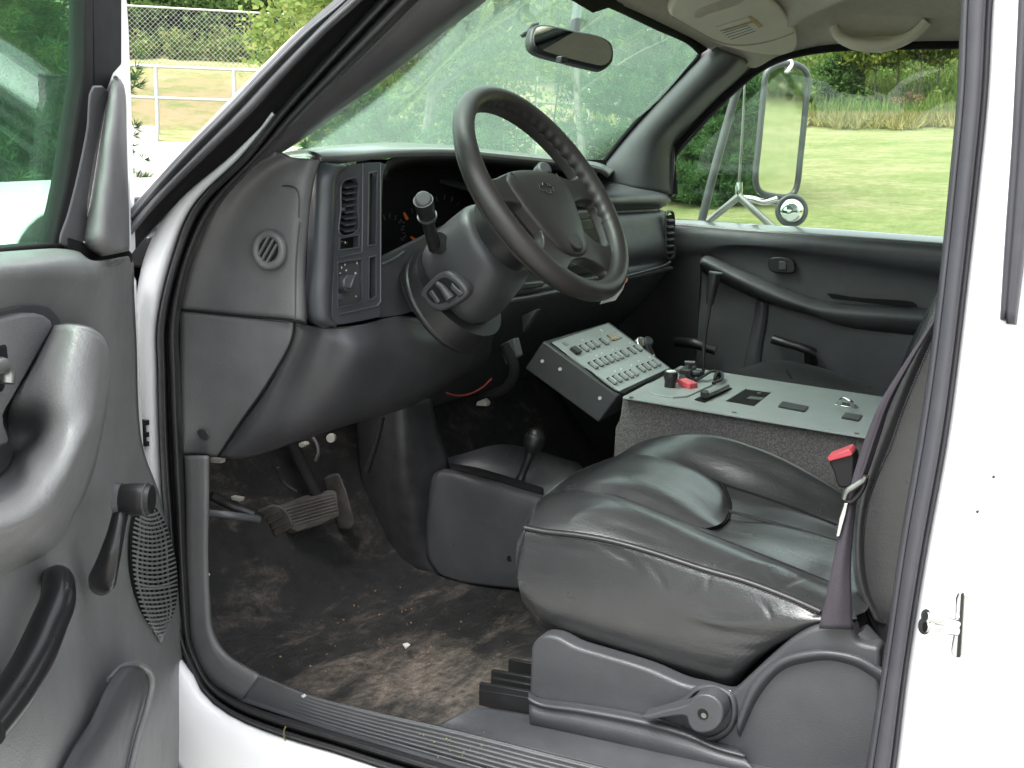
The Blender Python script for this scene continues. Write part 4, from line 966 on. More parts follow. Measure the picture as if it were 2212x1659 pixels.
# grab handle over the passenger window
gh = tube('grab_handle', XS([(1800, 58), (1812, 78), (1840, 93), (1885, 99), (1930, 94), (1968, 78), (1992, 58), (2002, 46)], 1.44), [.013, .015, .018, .018, .015, .013], M['visor'], P_, 14, 40, flat=.8)
loft('handle_recess', [[X(u, v, 1.465) for u, v in ((1812, 46), (1850, 38), (1920, 34), (1990, 34))], [X(u, v, 1.49) for u, v in ((1815, 66), (1850, 68), (1920, 66), (1985, 56))], [X(u, v, 1.48) for u, v in ((1830, 84), (1870, 90), (1920, 86), (1970, 72))]], M['visor'], gh, 16, 4, .004)
# ---------------------------------------------------------------- passenger side: pillar trim, door, window
band('passenger_a_pillar', [(1540, 98), (1508, 122), (1460, 172), (1400, 236), (1340, 304), (1290, 362), (1270, 392)], [(1630, 140), (1600, 168), (1557, 206), (1505, 258), (1456, 312), (1450, 380), (1452, 420)],
     [(-.02, 1.43), (.03, 1.40), (.3, 1.385), (.6, 1.40), (.85, 1.45), (1.0, 1.50)], M['plastic'], P_, 40, .008, k=4, sm=True)
tube('pillar_edge', [X(u, v, 1.395) for u, v in [(1512, 96), (1510, 118), (1480, 152), (1420, 214), (1350, 292), (1296, 360)]], .006, M['matte'], P_, 8, 40)
# door frame seal round the far window
tube('window_frame_seal', XS([(1453, 420), (1453, 330), (1500, 270), (1560, 208), (1628, 150), (1676, 124), (1753, 106), (1828, 98), (1950, 95), (2069, 93), (2300, 90)], 1.515), .013, M['matte'], P_, 10, 80)
tube('window_frame_lip', XS([(1462, 330), (1508, 278), (1566, 216), (1634, 157), (1682, 131), (1755, 112), (1828, 104), (1950, 101), (2069, 99), (2300, 96)], 1.52), .006, M['rubber'], P_, 8, 70)
prism('quarter_sail', XS([(1452, 300), (1456, 316), (1452, 425), (1392, 425), (1400, 360)], 1.50), (.02, 0, 0), M['plastic2'], P_, .004)
prism('passenger_window', XS([(1380, 500), (1390, 380), (1456, 312), (1560, 200), (1640, 130), (1753, 96), (2330, 84), (2330, 560)], 1.575), (.004, 0, 0), M['sideglass'], P_)
# door panel as stacked rails
pd = [
 ([(1400, 470), (1505, 475), (1650, 485), (1800, 494), (2040, 511), (2300, 530)], 1.600),
 ([(1400, 472), (1505, 477.5), (1650, 487), (1800, 496.5), (2040, 514), (2300, 533)], 1.585),
 ([(1400, 482), (1505, 487), (1650, 498), (1800, 508), (2040, 525), (2300, 545)], 1.545),
 ([(1400, 490), (1505, 496), (1650, 506), (1800, 517), (2040, 534), (2300, 555)], 1.532),
 ([(1400, 512), (1505, 518), (1650, 526), (1800, 540), (2040, 566), (2300, 590)], 1.530),
 ([(1400, 545), (1505, 540), (1600, 531), (1800, 551), (2040, 588), (2300, 612)], 1.534),
 ([(1400, 560), (1505, 556), (1600, 541), (1800, 562), (2040, 602), (2300, 626)], 1.553),
 ([(1400, 640), (1505, 640), (1600, 620), (1800, 650), (2040, 680), (2300, 700)], 1.560),
 ([(1400, 700), (1505, 700), (1650, 690), (1800, 730), (2040, 740), (2300, 760)], 1.552),
 ([(1400, 800), (1505, 800), (1650, 810), (1800, 820), (2040, 840), (2300, 860)], 1.550),
 ([(1400, 940), (1505, 940), (1650, 950), (1800, 960), (2040, 980), (2300, 1000)], 1.545),
]
loft('passenger_door_trim', [XS(p, x) for p, x in pd[2:]], M['plastic2'], P_, 40, 4, .01)
loft('window_ledge', [XS(p, x) for p, x in pd[:3]]+[XS([(u, v+2.5) for u, v in pd[2][0]], 1.540)], M['sillgloss'], P_, 40, 4, .008)
pa = [
 ([(1514, 556), (1535, 553), (1597, 580), (1660, 606), (1727, 634), (1812, 655), (2008, 667), (2200, 690)], 1.548),
 ([(1513, 560), (1530, 556), (1590, 584), (1655, 612), (1722, 640), (1806, 661), (2008, 674), (2200, 697)], 1.500),
 ([(1512, 566), (1526, 566), (1586, 597), (1650, 627), (1720, 654), (1802, 672), (2008, 685), (2200, 708)], 1.480),
 ([(1512, 574), (1526, 582), (1590, 614), (1655, 646), (1740, 674), (1820, 698), (2000, 714), (2200, 736)], 1.495),
 ([(1513, 580), (1528, 594), (1600, 630), (1668, 658), (1764, 684), (1838, 708), (1990, 726), (2200, 748)], 1.550)]
pam = loft('passenger_armrest', [XS(p, x) for p, x in pa], M['plastic'], P_, 50, 5, .006)
ph = prism('passenger_handle', XS(cr2([(1662, 558), (1712, 562), (1716, 588), (1690, 590), (1662, 584)], 24, True), 1.535), (.012, 0, 0), M['black'], P_, .003)
prism('handle_lever', XS([(1682, 564), (1698, 565), (1698, 584), (1682, 583)], 1.530), (.008, 0, 0), M['plastic2'], ph, .002)
prism('hand_recess', XS(cr2([(1785, 634), (1840, 642), (1980, 656), (1982, 662), (1840, 650), (1790, 642)], 24, True), 1.515), (.01, 0, 0), M['matte'], P_, .002)
tube('passenger_crank', [X(1670, 733, 1.515), X(1700, 742, 1.510), X(1740, 754, 1.512), X(1760, 764, 1.52)], [.012, .010, .012], M['black'], P_, 12, 20)
tube('passenger_crank_post', [X(1748, 760, 1.52), X(1752, 782, 1.54)], [.012, .016], M['black'], P_, 12, 4)
tube('passenger_pull', [X(1460, 738, 1.51), X(1500, 742, 1.50), X(1546, 757, 1.51)], [.012, .014, .012], M['black'], P_, 12, 20)
loft('door_crease', [XS([(1634, 648), (1626, 700), (1612, 760), (1600, 830)], 1.548), XS([(1646, 650), (1640, 700), (1628, 760), (1616, 830)], 1.538), XS([(1660, 654), (1656, 700), (1646, 760), (1640, 830)], 1.548)], M['plastic2'], P_, 20, 4, .003)
# ---------------------------------------------------------------- rear view mirror
MY = Vector((.74, .93, 1.72)); MN = Vector((-.42, -.84, .30)).normalized()
def MP(u, v, off=0.0): return PL(u, v, MY, MN, off)
mo = [(1153, 56), (1175, 51), (1240, 63), (1301, 77), (1322, 92), (1327, 110), (1324, 134), (1306, 148), (1280, 144), (1220, 129), (1163, 112), (1148, 98), (1147, 74)]
mi = [(1159, 61), (1176, 57), (1240, 69), (1299, 82), (1317, 96), (1321, 110), (1318, 130), (1303, 141), (1280, 138), (1220, 123), (1168, 106), (1155, 95), (1154, 76)]
mr = prism('mirror_housing', [MP(u, v) for u, v in cr2(mo, 50, True)], MN*-.022, M['black'], P_, .006, 3)
prism('mirror_glass', [MP(u, v, .0016) for u, v in cr2(mi, 44, True)], MN*-.002, M['mirror'], mr)
tube('mirror_arm', [MP(1238, 84, -.022), MP(1245, 30, -.05), MP(1250, -10, -.07)], [.012, .009, .009], M['black'], mr, 12)
prism('mirror_back_light', [MP(u, v, -.03) for u, v in ((1134, 68), (1150, 50), (1166, 46), (1166, 58), (1150, 70), (1140, 74))], MN*-.02, M['black'], mr, .003)
box('mirror_toggle', MP(1213, 129, .002), (.007, -.003, 0), (0, .006, 0), (0, 0, .006), M['black'], mr, .002)

# ---------------------------------------------------------------- floor, firewall, tunnel, pedals
def zf(y): return X(664, 1490, .06).z-.012+(.99-y)*.045
zl = []
for y in (-.6, .0, .3, .6, .8, .95, 1.08, 1.18, 1.26, 1.33, 1.38, 1.42):
    z = zf(min(y, 1.08)) if y <= 1.08 else zf(1.08)+(y-1.08)*.15+max(0, y-1.2)*1.1
    z = min(z, 1.26)
    zl.append((y, z))
loft('floor_covering', [[Vector((x, y, z+(.02*max(0, (x-.5)/.2) if x < .75 else 0))) for x in (.015, .12, .25, .4, .55, .62, .8, 1.1, 1.54)] for y, z in zl], M['floor'], P_, 40, 5, .02)
prism('firewall', [Vector((.03, 1.46, .5)), Vector((1.56, 1.46, .5)), Vector((1.56, 1.46, 1.37)), Vector((.03, 1.46, 1.37))], (0, .03, 0), M['matte'], P_)
# smooth tunnel cover that faces the driver
tn = [
 [X(u, v, x) for (u, v), x in zip([(960, 1012), (935, 1028), (922, 1090), (916, 1150), (922, 1205), (945, 1240)], (.600, .588, .582, .580, .578, .576))],
 [X(u, v, x) for (u, v), x in zip([(990, 1018), (985, 1032), (975, 1100), (972, 1160), (976, 1220), (990, 1256)], (.602, .582, .574, .571, .570, .573))],
 [X(u, v, x) for (u, v), x in zip([(1060, 1036), (1055, 1054), (1048, 1120), (1046, 1180), (1048, 1232), (1056, 1266)], (.604, .582, .572, .568, .566, .570))],
 [X(u, v, x) for (u, v), x in zip([(1160, 1066), (1156, 1084), (1150, 1150), (1148, 1200), (1148, 1244), (1150, 1276)], (.604, .582, .572, .568, .566, .570))],
 [X(u, v, x) for (u, v), x in zip([(1330, 1106), (1326, 1124), (1320, 1190), (1318, 1240), (1318, 1284), (1320, 1310)], (.604, .582, .572, .568, .566, .570))]]
tc = loft('tunnel_cover', tn, M['plastic'], P_, 30, 6, .008)
disc('cover_screw', X(985, 1176, .5705), (-1, -.1, .1), .006, .004, M['matte'], tc, 14)
disc('cover_screw', X(1101, 1207, .5665), (-1, -.1, .1), .006, .004, M['matte'], tc, 14)
loft('tunnel_top', [[X(930, 1000, .66), X(1000, 980, .68), X(1100, 960, .74), X(1250, 1000, .8)], [X(925, 1026, .62), X(985, 1022, .64), X(1060, 1040, .65), X(1330, 1108, .65)]], M['plastic'], P_, 20, 4, .01)
loft('shift_boot_plate', [[X(968, 1000, .630), X(1020, 1008, .630), X(1080, 1024, .630), X(1172, 1053, .630)], [X(975, 1018, .615), X(1020, 1030, .615), X(1080, 1048, .615), X(1170, 1078, .615)]], M['matte'], P_, 16, 3, .01)
sh = tube('transfer_lever', [X(1118, 1052, .64), X(1130, 1020, .645), X(1142, 990, .65), X(1150, 965, .655)], [.012, .0075, .0085, .012], M['black'], P_, 14, 20)
tube('lever_knob', [X(1146, 978, .652), X(1153, 955, .656), X(1156, 938, .66), X(1156, 926, .66)], [.012, .019, .021, .010], M['black'], sh, 18, 14)
# driver-side firewall hump with its moulded edge
loft('firewall_hump', [[X(770, 860, .60), X(770, 950, .60), X(780, 1040, .60), X(795, 1120, .60), X(800, 1205, .62)], [X(846, 860, .535), X(848, 950, .53), X(852, 1030, .535), X(850, 1120, .555), X(850, 1222, .585)], [X(860, 862, .522), X(864, 950, .520), X(869, 1030, .528), X(872, 1120, .548), X(876, 1230, .580)], [X(872, 864, .530), X(880, 950, .532), X(890, 1030, .545), X(896, 1125, .552), X(900, 1236, .578)], [X(930, 860, .62), X(950, 940, .63), X(970, 1010, .63), X(950, 1120, .62), X(952, 1254, .585)]], M['hump'], P_, 26, 6, .01)
# pedals
pb = [(604, 1088), (660, 1070), (718, 1056), (728, 1062), (735, 1116), (690, 1134), (645, 1148), (628, 1142)]
bp = prism('brake_pedal', [X(u, v, .335) if u < 660 else X(u, v, .40) for u, v in pb], (.008, .022, -.012), M['pedal'], P_, .004)
for i in range(7):
    t = (i+.6)/7.4
    a = X(608+28*t, 1092+48*t, .333); b = X(720+13*t, 1062+50*t, .399)
    tube('pedal_tread', [a, (a+b)/2+Vector((0, -.001, .001)), b], .0014, M['pedal'], bp, 6, 6)
tube('brake_arm', [X(690, 1080, .39), Vector((.42, 1.36, 1.02)), Vector((.42, 1.40, 1.16))], .012, M['matte'], bp, 8)
gp = prism('accelerator_pedal', [X(u, v, .455) for u, v in [(705, 1029), (733, 1019), (750, 1060), (769, 1132), (760, 1144), (742, 1146), (724, 1090)]], (.012, .02, -.008), M['pedal'], P_, .005)
pp = prism('parking_brake_pedal', XS(cr2([(554, 1104), (574, 1094), (591, 1089), (608, 1094), (622, 1108), (634, 1138), (616, 1150), (597, 1162), (584, 1136), (572, 1118)], 30, True), .16), (.02, .02, -.01), M['pedal'], P_, .004)
for i in range(5):
    t = i/4
    tube('pedal_rib', [X(562+34*t, 1106+50*t, .158), X(590+42*t, 1094+44*t, .158)], .0013, M['pedal'], pp, 6, 4)
tube('parking_brake_arm', [X(452, 1108, .10), X(500, 1113, .12), X(560, 1122, .165)], .006, M['rubber_lt'], pp, 10)
tube('parking_brake_rod', [X(455, 1070, .12), X(500, 1092, .15), X(548, 1112, .17)], .008, M['black'], pp, 8)
prism('wire_connector', XS([(498, 1072), (520, 1076), (518, 1084), (500, 1080)], .14), (.01, 0, 0), M['dullwhite'], P_, .001)
# wiring under the dash
prism('wire_connector', XS([(645, 957), (656, 955), (660, 962), (652, 968), (645, 965)], .30), (.012, 0, 0), M['dullwhite'], P_, .001)
disc('wire_connector', X(714, 947, .36), (-.9, -.4, .1), .008, .012, M['dullwhite'], P_, 14, .001)
prism('wire_connector', XS([(1030, 868), (1044, 862), (1052, 870), (1050, 878), (1028, 876)], .60), (.014, 0, 0), M['dullwhite'], P_, .001)
tube('red_wire', [X(964, 848, .56), X(985, 854, .56), X(1010, 852, .56), X(1040, 838, .57), X(1062, 818, .58)], .0018, M['wire_red'], P_, 8, 30)
tube('loose_wire', [X(676, 945, .33), X(684, 958, .33), X(688, 978, .33), X(682, 995, .33)], .003, M['rubber_lt'], P_, 8, 20)
tube('loose_wire', [X(600, 1010, .25), X(610, 1040, .26), X(640, 1062, .28)], .003, M['rubber'], P_, 8, 20)
tube('loose_wire', [X(826, 900, .47), X(812, 960, .46), X(792, 1020, .45)], .005, M['matte'], P_, 8, 20)
tube('cable_bundle', [X(1090, 745, .62), X(1110, 790, .62), X(1100, 830, .63), X(1040, 860, .63)], .010, M['matte'], P_, 10, 24)
prism('bracket', XS([(1078, 745), (1110, 730), (1120, 770), (1092, 790)], .62), (.02, 0, 0), M['plastic2'], P_, .003)
prism('bracket', XS([(1125, 680), (1160, 668), (1140, 700), (1128, 720)], .70), (.02, 0, 0), M['plastic'], P_, .003)

# ---------------------------------------------------------------- driver seat
sr = [
 ([(1142, 1322), (1170, 1354), (1244, 1387), (1383, 1433), (1521, 1479), (1572, 1495), (1625, 1440), (1690, 1390), (1771, 1350), (1850, 1345)], .19),
 ([(1126, 1290), (1165, 1325), (1240, 1354), (1375, 1396), (1500, 1432), (1575, 1440), (1650, 1400), (1710, 1372), (1775, 1345), (1850, 1340)], .158),
 ([(1116, 1230), (1160, 1250), (1240, 1270), (1350, 1290), (1470, 1320), (1560, 1345), (1650, 1350), (1712, 1345), (1775, 1340), (1850, 1336)], .152),
 ([(1118, 1170), (1165, 1180), (1240, 1190), (1330, 1205), (1430, 1232), (1521, 1262), (1614, 1288), (1706, 1318), (1775, 1332), (1850, 1334)], .158),
 ([(1135, 1142), (1179, 1149), (1244, 1156), (1318, 1169), (1406, 1193), (1521, 1230), (1614, 1257), (1706, 1292), (1775, 1322), (1850, 1330)], .165),
 ([(1133, 1130), (1175, 1120), (1244, 1118), (1318, 1130), (1406, 1158), (1521, 1196), (1614, 1226), (1706, 1260), (1790, 1296), (1870, 1320)], .19),
 ([(1142, 1112), (1180, 1092), (1244, 1086), (1318, 1092), (1406, 1120), (1521, 1166), (1614, 1200), (1706, 1234), (1800, 1276), (1880, 1300)], .222),
 ([(1160, 1086), (1200, 1070), (1260, 1066), (1330, 1076), (1420, 1108), (1521, 1151), (1614, 1188), (1710, 1226), (1805, 1264), (1880, 1290)], .255),
 ([(1195, 1056), (1250, 1048), (1320, 1056), (1400, 1082), (1480, 1120), (1548, 1142), (1640, 1162), (1720, 1186), (1806, 1214), (1880, 1240)], .33),
 ([(1240, 1022), (1290, 1012), (1360, 1014), (1440, 1038), (1510, 1080), (1575, 1116), (1660, 1132), (1730, 1150), (1808, 1172), (1880, 1195)], .42),
 ([(1300, 996), (1350, 984), (1410, 988), (1480, 1010), (1560, 1047), (1630, 1070), (1706, 1096), (1760, 1116), (1810, 1136), (1880, 1165)], .515),
 ([(1335, 984), (1380, 962), (1440, 960), (1500, 968), (1570, 990), (1640, 1018), (1706, 1050), (1760, 1078), (1814, 1102), (1880, 1130)], .55),
 ([(1340, 980), (1380, 956), (1438, 941), (1498, 937), (1568, 947), (1640, 970), (1700, 996), (1753, 1024), (1817, 1060), (1880, 1095)], .585),
 ([(1340, 990), (1380, 970), (1440, 955), (1500, 952), (1568, 962), (1640, 986), (1700, 1012), (1755, 1040), (1819, 1076), (1880, 1110)], .625),
 ([(1330, 1060), (1380, 1040), (1440, 1040), (1500, 1045), (1568, 1055), (1640, 1080), (1700, 1100), (1755, 1120), (1819, 1150), (1880, 1190)], .64),
]
seat = loft('driver_seat', [XS(p, x) for p, x in sr], M['leather'], P_, 170, 9, 0)
# creases where the cover is worn along the seam
def px(p):
    q = p-CAM; w_ = q.dot(_d); return IW/2+F*q.dot(RT)/w_, IH/2-F*q.dot(UP)/w_
creases = [([(1541, 1214), (1510, 1240), (1476, 1278)], 5, -.0022), ([(1543, 1212), (1534, 1240), (1524, 1278)], 4, -.002), ([(1546, 1226), (1570, 1216), (1600, 1206)], 4, -.0018), ([(1686, 1270), (1668, 1250), (1656, 1232)], 4, -.0022),
 ([(1686, 1270), (1690, 1290), (1696, 1312)], 4, -.0022), ([(1690, 1264), (1716, 1256), (1748, 1244)], 4, -.002), ([(1700, 1268), (1708, 1252), (1712, 1240)], 3.5, -.002), ([(1640, 1300), (1660, 1320), (1668, 1345)], 5, -.002),
 ([(1440, 1280), (1500, 1306), (1580, 1322), (1671, 1314)], 9, -.0035), ([(1470, 1340), (1560, 1368), (1640, 1378), (1710, 1366)], 9, -.0035), ([(1540, 1392), (1620, 1404), (1690, 1384)], 8, -.003), ([(1460, 1322), (1560, 1346), (1680, 1342)], 9, .003),
 ([(1290, 1176), (1340, 1200), (1390, 1236)], 8, -.0025), ([(1190, 1166), (1240, 1186), (1300, 1190)], 8, -.002), ([(1390, 1212), (1420, 1240), (1440, 1276)], 7, -.002), ([(1300, 1130), (1380, 1152), (1450, 1180)], 6, -.0018), ([(1230, 1126), (1250, 1108), (1300, 1098)], 7, .002), ([(1590, 1206), (1640, 1216), (1700, 1228)], 5, .0016)]
def crease(o):
    me = o.data; off = o.location
    segs = [(np.array(cr2(l, 24)), wd, am) for l, wd, am in creases]
    for vtx in me.vertices:
        p = vtx.co+off; u, v = px(p); s = 0.0
        for l, wd, am in segs:
            d2 = ((l-np.array([u, v]))**2).sum(1); k = int(d2.argmin())
            if d2[k] < (3*wd)**2: s += am*math.exp(-d2[k]/(wd*wd))*.75*math.sin(math.pi*(k+1.5)/26)
        if s: vtx.co = vtx.co+vtx.normal*s*(1 if vtx.normal.dot(CAM-p) > 0 else -1)
    me.update()
crease(seat)
# front nose closing the cushion
loft('cushion_front', [[X(1142, 1322, .19), X(1116, 1230, .148), X(1135, 1142, .164), X(1160, 1086, .255), X(1240, 1022, .42), X(1335, 984, .55), X(1340, 990, .625)],
                       [X(1180, 1340, .22), X(1180, 1250, .24), X(1190, 1160, .26), X(1210, 1110, .30), X(1270, 1050, .44), X(1345, 1005, .56), X(1350, 1020, .62)]], M['leather'], seat, 40, 4, 0)
# piping with its stitches
pip = [(1133, 1140), (1179, 1149), (1244, 1156), (1318, 1169), (1406, 1193), (1521, 1230), (1614, 1257), (1706, 1292), (1772, 1321)]
tube('cushion_piping', [X(u, v, .1615) for u, v in pip], .0036, M['rubber'], seat, 8, 80)
tube('piping_seam', [X(u, v-5.5, .168) for u, v in pip], .0014, M['matte'], seat, 6, 80)
sm = MB(); pp_ = cr([X(u, v+8, .1545) for u, v in pip], 110)
for i in range(2, 108): sm.tube([pp_[i], pp_[i].lerp(pp_[i+1], .6)], .0009, 5, 2)
kind(sm.build('seam_stitches', M['black'], seat), 'stuff')
# raised thigh pad and ribbed insert
tp_ = [
 ([(1215, 1068), (1260, 1060), (1330, 1070), (1400, 1095), (1452, 1120), (1500, 1146)], .285, .262),
 ([(1225, 1046), (1290, 1034), (1360, 1046), (1440, 1078), (1500, 1112), (1545, 1136)], .31, 0),
 ([(1262, 1018), (1330, 1004), (1410, 1016), (1480, 1044), (1545, 1086), (1571, 1112)], .40, 0),
 ([(1310, 997), (1370, 984), (1440, 996), (1500, 1016), (1556, 1052), (1574, 1084)], .47, 0),
 ([(1345, 985), (1390, 982), (1440, 992), (1490, 1010), (1530, 1028), (1557, 1046)], .515, 0)]
loft('thigh_pad', [XS(p, x) for p, x, _ in tp_], M['leather'], seat, 60, 8, 0)
tube('pad_crease', [X(1500, 1146, .275), X(1545, 1140, .33), X(1573, 1116, .41), X(1576, 1086, .47), X(1560, 1046, .515)], .0035, M['matte'], seat, 6, 40)
tube('bolster_seam', XS([(1373, 983), (1475, 1007), (1558, 1044), (1630, 1068), (1706, 1094), (1808, 1134)], .516), .0022, M['matte'], seat, 6, 50)
tube('channel_crease_shade', [X(u, v, x) for u, v, x in ((1574, 1104, .42), (1650, 1124, .425), (1730, 1146, .43), (1808, 1170, .43))], .0026, M['rubber'], seat, 6, 50)  # dark tube painted in as crease shade along the channel
tube('inner_seam', XS([(1500, 1144), (1600, 1182), (1710, 1225), (1800, 1262)], .258), .0022, M['matte'], seat, 6, 50)
# plastic skirt
sb = prism('seat_skirt', XS(cr2([(1147, 1400), (1152, 1388), (1170, 1374), (1200, 1376), (1244, 1398), (1300, 1415), (1400, 1446), (1475, 1478), (1520, 1488), (1575, 1500), (1600, 1480), (1660, 1425), (1720, 1376), (1771, 1354), (1842, 1356), (1850, 1385), (1900, 1400)], 90)+[(1900, 1730), (1640, 1690), (1500, 1650), (1300, 1604), (1145, 1568), (1143, 1500)], .14), (.03, 0, 0), M['base'], P_, .006, 3)
band('skirt_ledge', [(1142, 1500), (1165, 1512), (1250, 1524), (1385, 1548), (1480, 1576), (1540, 1604), (1600, 1622)], [(1144, 1566), (1180, 1576), (1250, 1590), (1385, 1626), (1480, 1650), (1560, 1668), (1640, 1684)], [(-.1, .14), (.0, .132), (.10, .116), (.2, .112), (.26, .118), (.6, .112), (1.0, .120), (1.04, .14)], M['base'], sb, 50, .004, k=3, sm=True)
band('skirt_ridge', [(1590, 1560), (1625, 1475), (1681, 1424), (1745, 1406), (1797, 1405), (1857, 1418), (1915, 1450)], [(1598, 1590), (1640, 1500), (1690, 1446), (1748, 1428), (1797, 1425), (1852, 1440), (1908, 1476)], [(-.1, .142), (.2, .130), (.6, .130), (1.1, .140)], M['base'], sb, 50, .003, k=4, sm=True)
# recline lever: round boss with a tapering handle in a dished recess
lv = prism('recline_lever', XS(cr2([(1385, 1548), (1395, 1556), (1440, 1550), (1482, 1548), (1487, 1565), (1500, 1580), (1520, 1584), (1545, 1576), (1560, 1555), (1560, 1528), (1545, 1508), (1520, 1500), (1500, 1506), (1484, 1522), (1440, 1534), (1398, 1545)], 60, True), .100), (.028, 0, 0), M['base'], P_, .005, 3)
disc('lever_screw', X(1518, 1543, .099), (-1, 0, 0), .007, .004, M['matte'], lv, 16)
disc('screw_head', X(1520, 1546, .0985), (-1, 0, 0), .0035, .004, M['steel'], lv, 12)
prism('torn_tab', XS([(1556, 1490), (1576, 1496), (1572, 1504), (1562, 1500)], .136), (.006, 0, 0), M['paper'], sb)
loft('lever_recess', [XS([(1400, 1535), (1470, 1510), (1500, 1484), (1540, 1478), (1585, 1500), (1592, 1550), (1570, 1590), (1520, 1606), (1460, 1580)], .138), XS([(1420, 1540), (1475, 1520), (1502, 1494), (1540, 1488), (1576, 1506), (1582, 1550), (1562, 1582), (1520, 1596), (1470, 1572)], .133)], M['plastic2'], sb, 50, 2, .003)
# seat rails
rl = MB()
for u0, v0, u1, v1, x in ((1063, 1462, 1150, 1478, .21), (1062, 1478, 1150, 1494, .20), (1100, 1438, 1155, 1448, .25), (1037, 1490, 1150, 1510, .16)):
    a, b = X(u0, v0, x), X(u1, v1, x); b = a+(b-a)*1.5; c = (a+b)/2
    rl.box(c, (b-a)/2, Vector((.0035, 0, 0)), Vector((0, 0, .012)))
a, b = X(1037, 1505, .16), X(1150, 1524, .16); b = a+(b-a)*1.5
rl.box((a+b)/2+Vector((0, 0, -.012)), (b-a)/2, Vector((.004, 0, 0)), Vector((0, 0, .025)))
rl.box((a+b)/2+Vector((.05, 0, -.012)), (b-a)/2, Vector((.04, 0, 0)), Vector((0, 0, .003)))
rails_o = rl.build('seat_rails', M['black'], P_, .001)
tube('rail_edge', [X(1066, 1464, .207), X(1150, 1479, .207)], .0016, M['steel'], rails_o, 6, 4)
# grey carpeted floor beside the seat
loft('side_floor_trim', [[X(938, 1572, .055), X(1060, 1599, .055), X(1170, 1627, .055), X(1310, 1662, .055), X(1900, 1810, .055)], [X(945, 1566, .065), X(1060, 1580, .08), X(1170, 1600, .08), X(1310, 1636, .08), X(1900, 1780, .08)], [X(980, 1548, .085), X(1070, 1558, .11), X(1180, 1578, .11), X(1310, 1606, .11), X(1900, 1730, .11)], [X(1030, 1527, .12), X(1080, 1532, .15), X(1180, 1550, .15), X(1310, 1578, .15), X(1900, 1700, .15)]], M['base'], P_, 40, 4, .01)
# backrest seen edge-on behind the belt
bk = [(2110, 480), (2040, 600), (2000, 690), (1952, 800), (1915, 880), (1883, 961), (1862, 1060), (1852, 1120), (1848, 1188), (1852, 1260), (1870, 1330), (1900, 1400), (1960, 1440), (2150, 1440), (2300, 900), (2350, 480)]
back = prism('seat_backrest', XS(cr2(bk[:12], 60)+bk[12:], .215), (.40, 0, 0), M['leather'], P_, .03, 5)
ss = cr([X(u, v, .2135) for u, v in [(2030, 700), (1985, 800), (1945, 900), (1921, 969), (1891, 1034), (1874, 1089), (1865, 1154), (1865, 1226), (1878, 1291), (1917, 1351)]], 120)
bm_ = MB()
for i in range(0, 118): bm_.tube([ss[i], ss[i].lerp(ss[i+1], .55)], .0013, 5, 2)
kind(bm_.build('backrest_stitches', M['pillar_seal'], back), 'stuff')
loft('backrest_bolster', [XS([(2040, 600), (1952, 795), (1883, 955), (1850, 1090), (1842, 1190), (1852, 1280), (1880, 1350)], .26), XS([(2045, 620), (1960, 800), (1893, 962), (1860, 1089), (1852, 1188), (1862, 1270), (1892, 1340)], .205), XS([(2060, 640), (1985, 800), (1921, 969), (1876, 1089), (1866, 1190), (1878, 1280), (1915, 1350)], .214)], M['leather'], back, 50, 5, 0)
tube('recliner_cover', XS([(1852, 1366), (1880, 1400), (1905, 1430), (1925, 1440)], .17), [.016, .018, .016], M['base'], back, 12, 20)
# belt, tongue and buckle
bl = [(2030, 672), (2017, 688), (1952, 786), (1904, 864), (1871, 941), (1848, 1010), (1836, 1052), (1827, 1085), (1801, 1205), (1784, 1290), (1769, 1358)]
br = [(2036, 672), (2024, 688), (1964, 793), (1925, 871), (1901, 945), (1880, 1010), (1862, 1052), (1851, 1078), (1839, 1205), (1840, 1290), (1843, 1360)]
bx_ = [.10, .10, .11, .12, .13, .135, .135, .135, .13, .128, .128]
belt = loft('seat_belt', [[X(u, v, x) for (u, v), x in zip(bl, bx_)], [X((a[0]+b[0])/2, (a[1]+b[1])/2, x-.003) for a, b, x in zip(bl, br, bx_)], [X(u, v, x+.006) for (u, v), x in zip(br, bx_)]], M['webbing'], P_, 60, 4, .0025)
tube('belt_fold', [X(u, v, x-.002) for (u, v), x in zip(lerp2(bl, br, .62)[1:7], bx_[1:7])], .0015, M['webbing'], belt, 6, 40)
tube('belt_ring', XS([(1824, 1078), (1830, 1062), (1850, 1048), (1866, 1036), (1870, 1028)], .125), .004, M['steel'], belt, 10, 24)
tube('belt_loop', XS([(1824, 1078), (1836, 1084), (1852, 1072), (1864, 1054), (1872, 1030)], .130), .003, M['black'], belt, 10, 24)
prism('belt_tongue', XS([(1823, 1088), (1832, 1086), (1828, 1110), (1814, 1160), (1806, 1160), (1812, 1120)], .126), (.003, .001, 0), M['chrome'], belt, .001)
bu = prism('belt_buckle', XS(cr2([(1786, 988), (1812, 978), (1838, 974), (1845, 984), (1845, 1010), (1838, 1050), (1812, 1052), (1800, 1020)], 30), .46), (.03, 0, 0), M['black'], P_, .003)
prism('buckle_button', XS([(1786, 988), (1834, 970), (1842, 980), (1840, 985), (1790, 998)], .452), (.026, 0, .003), M['pinkred'], bu, .002)

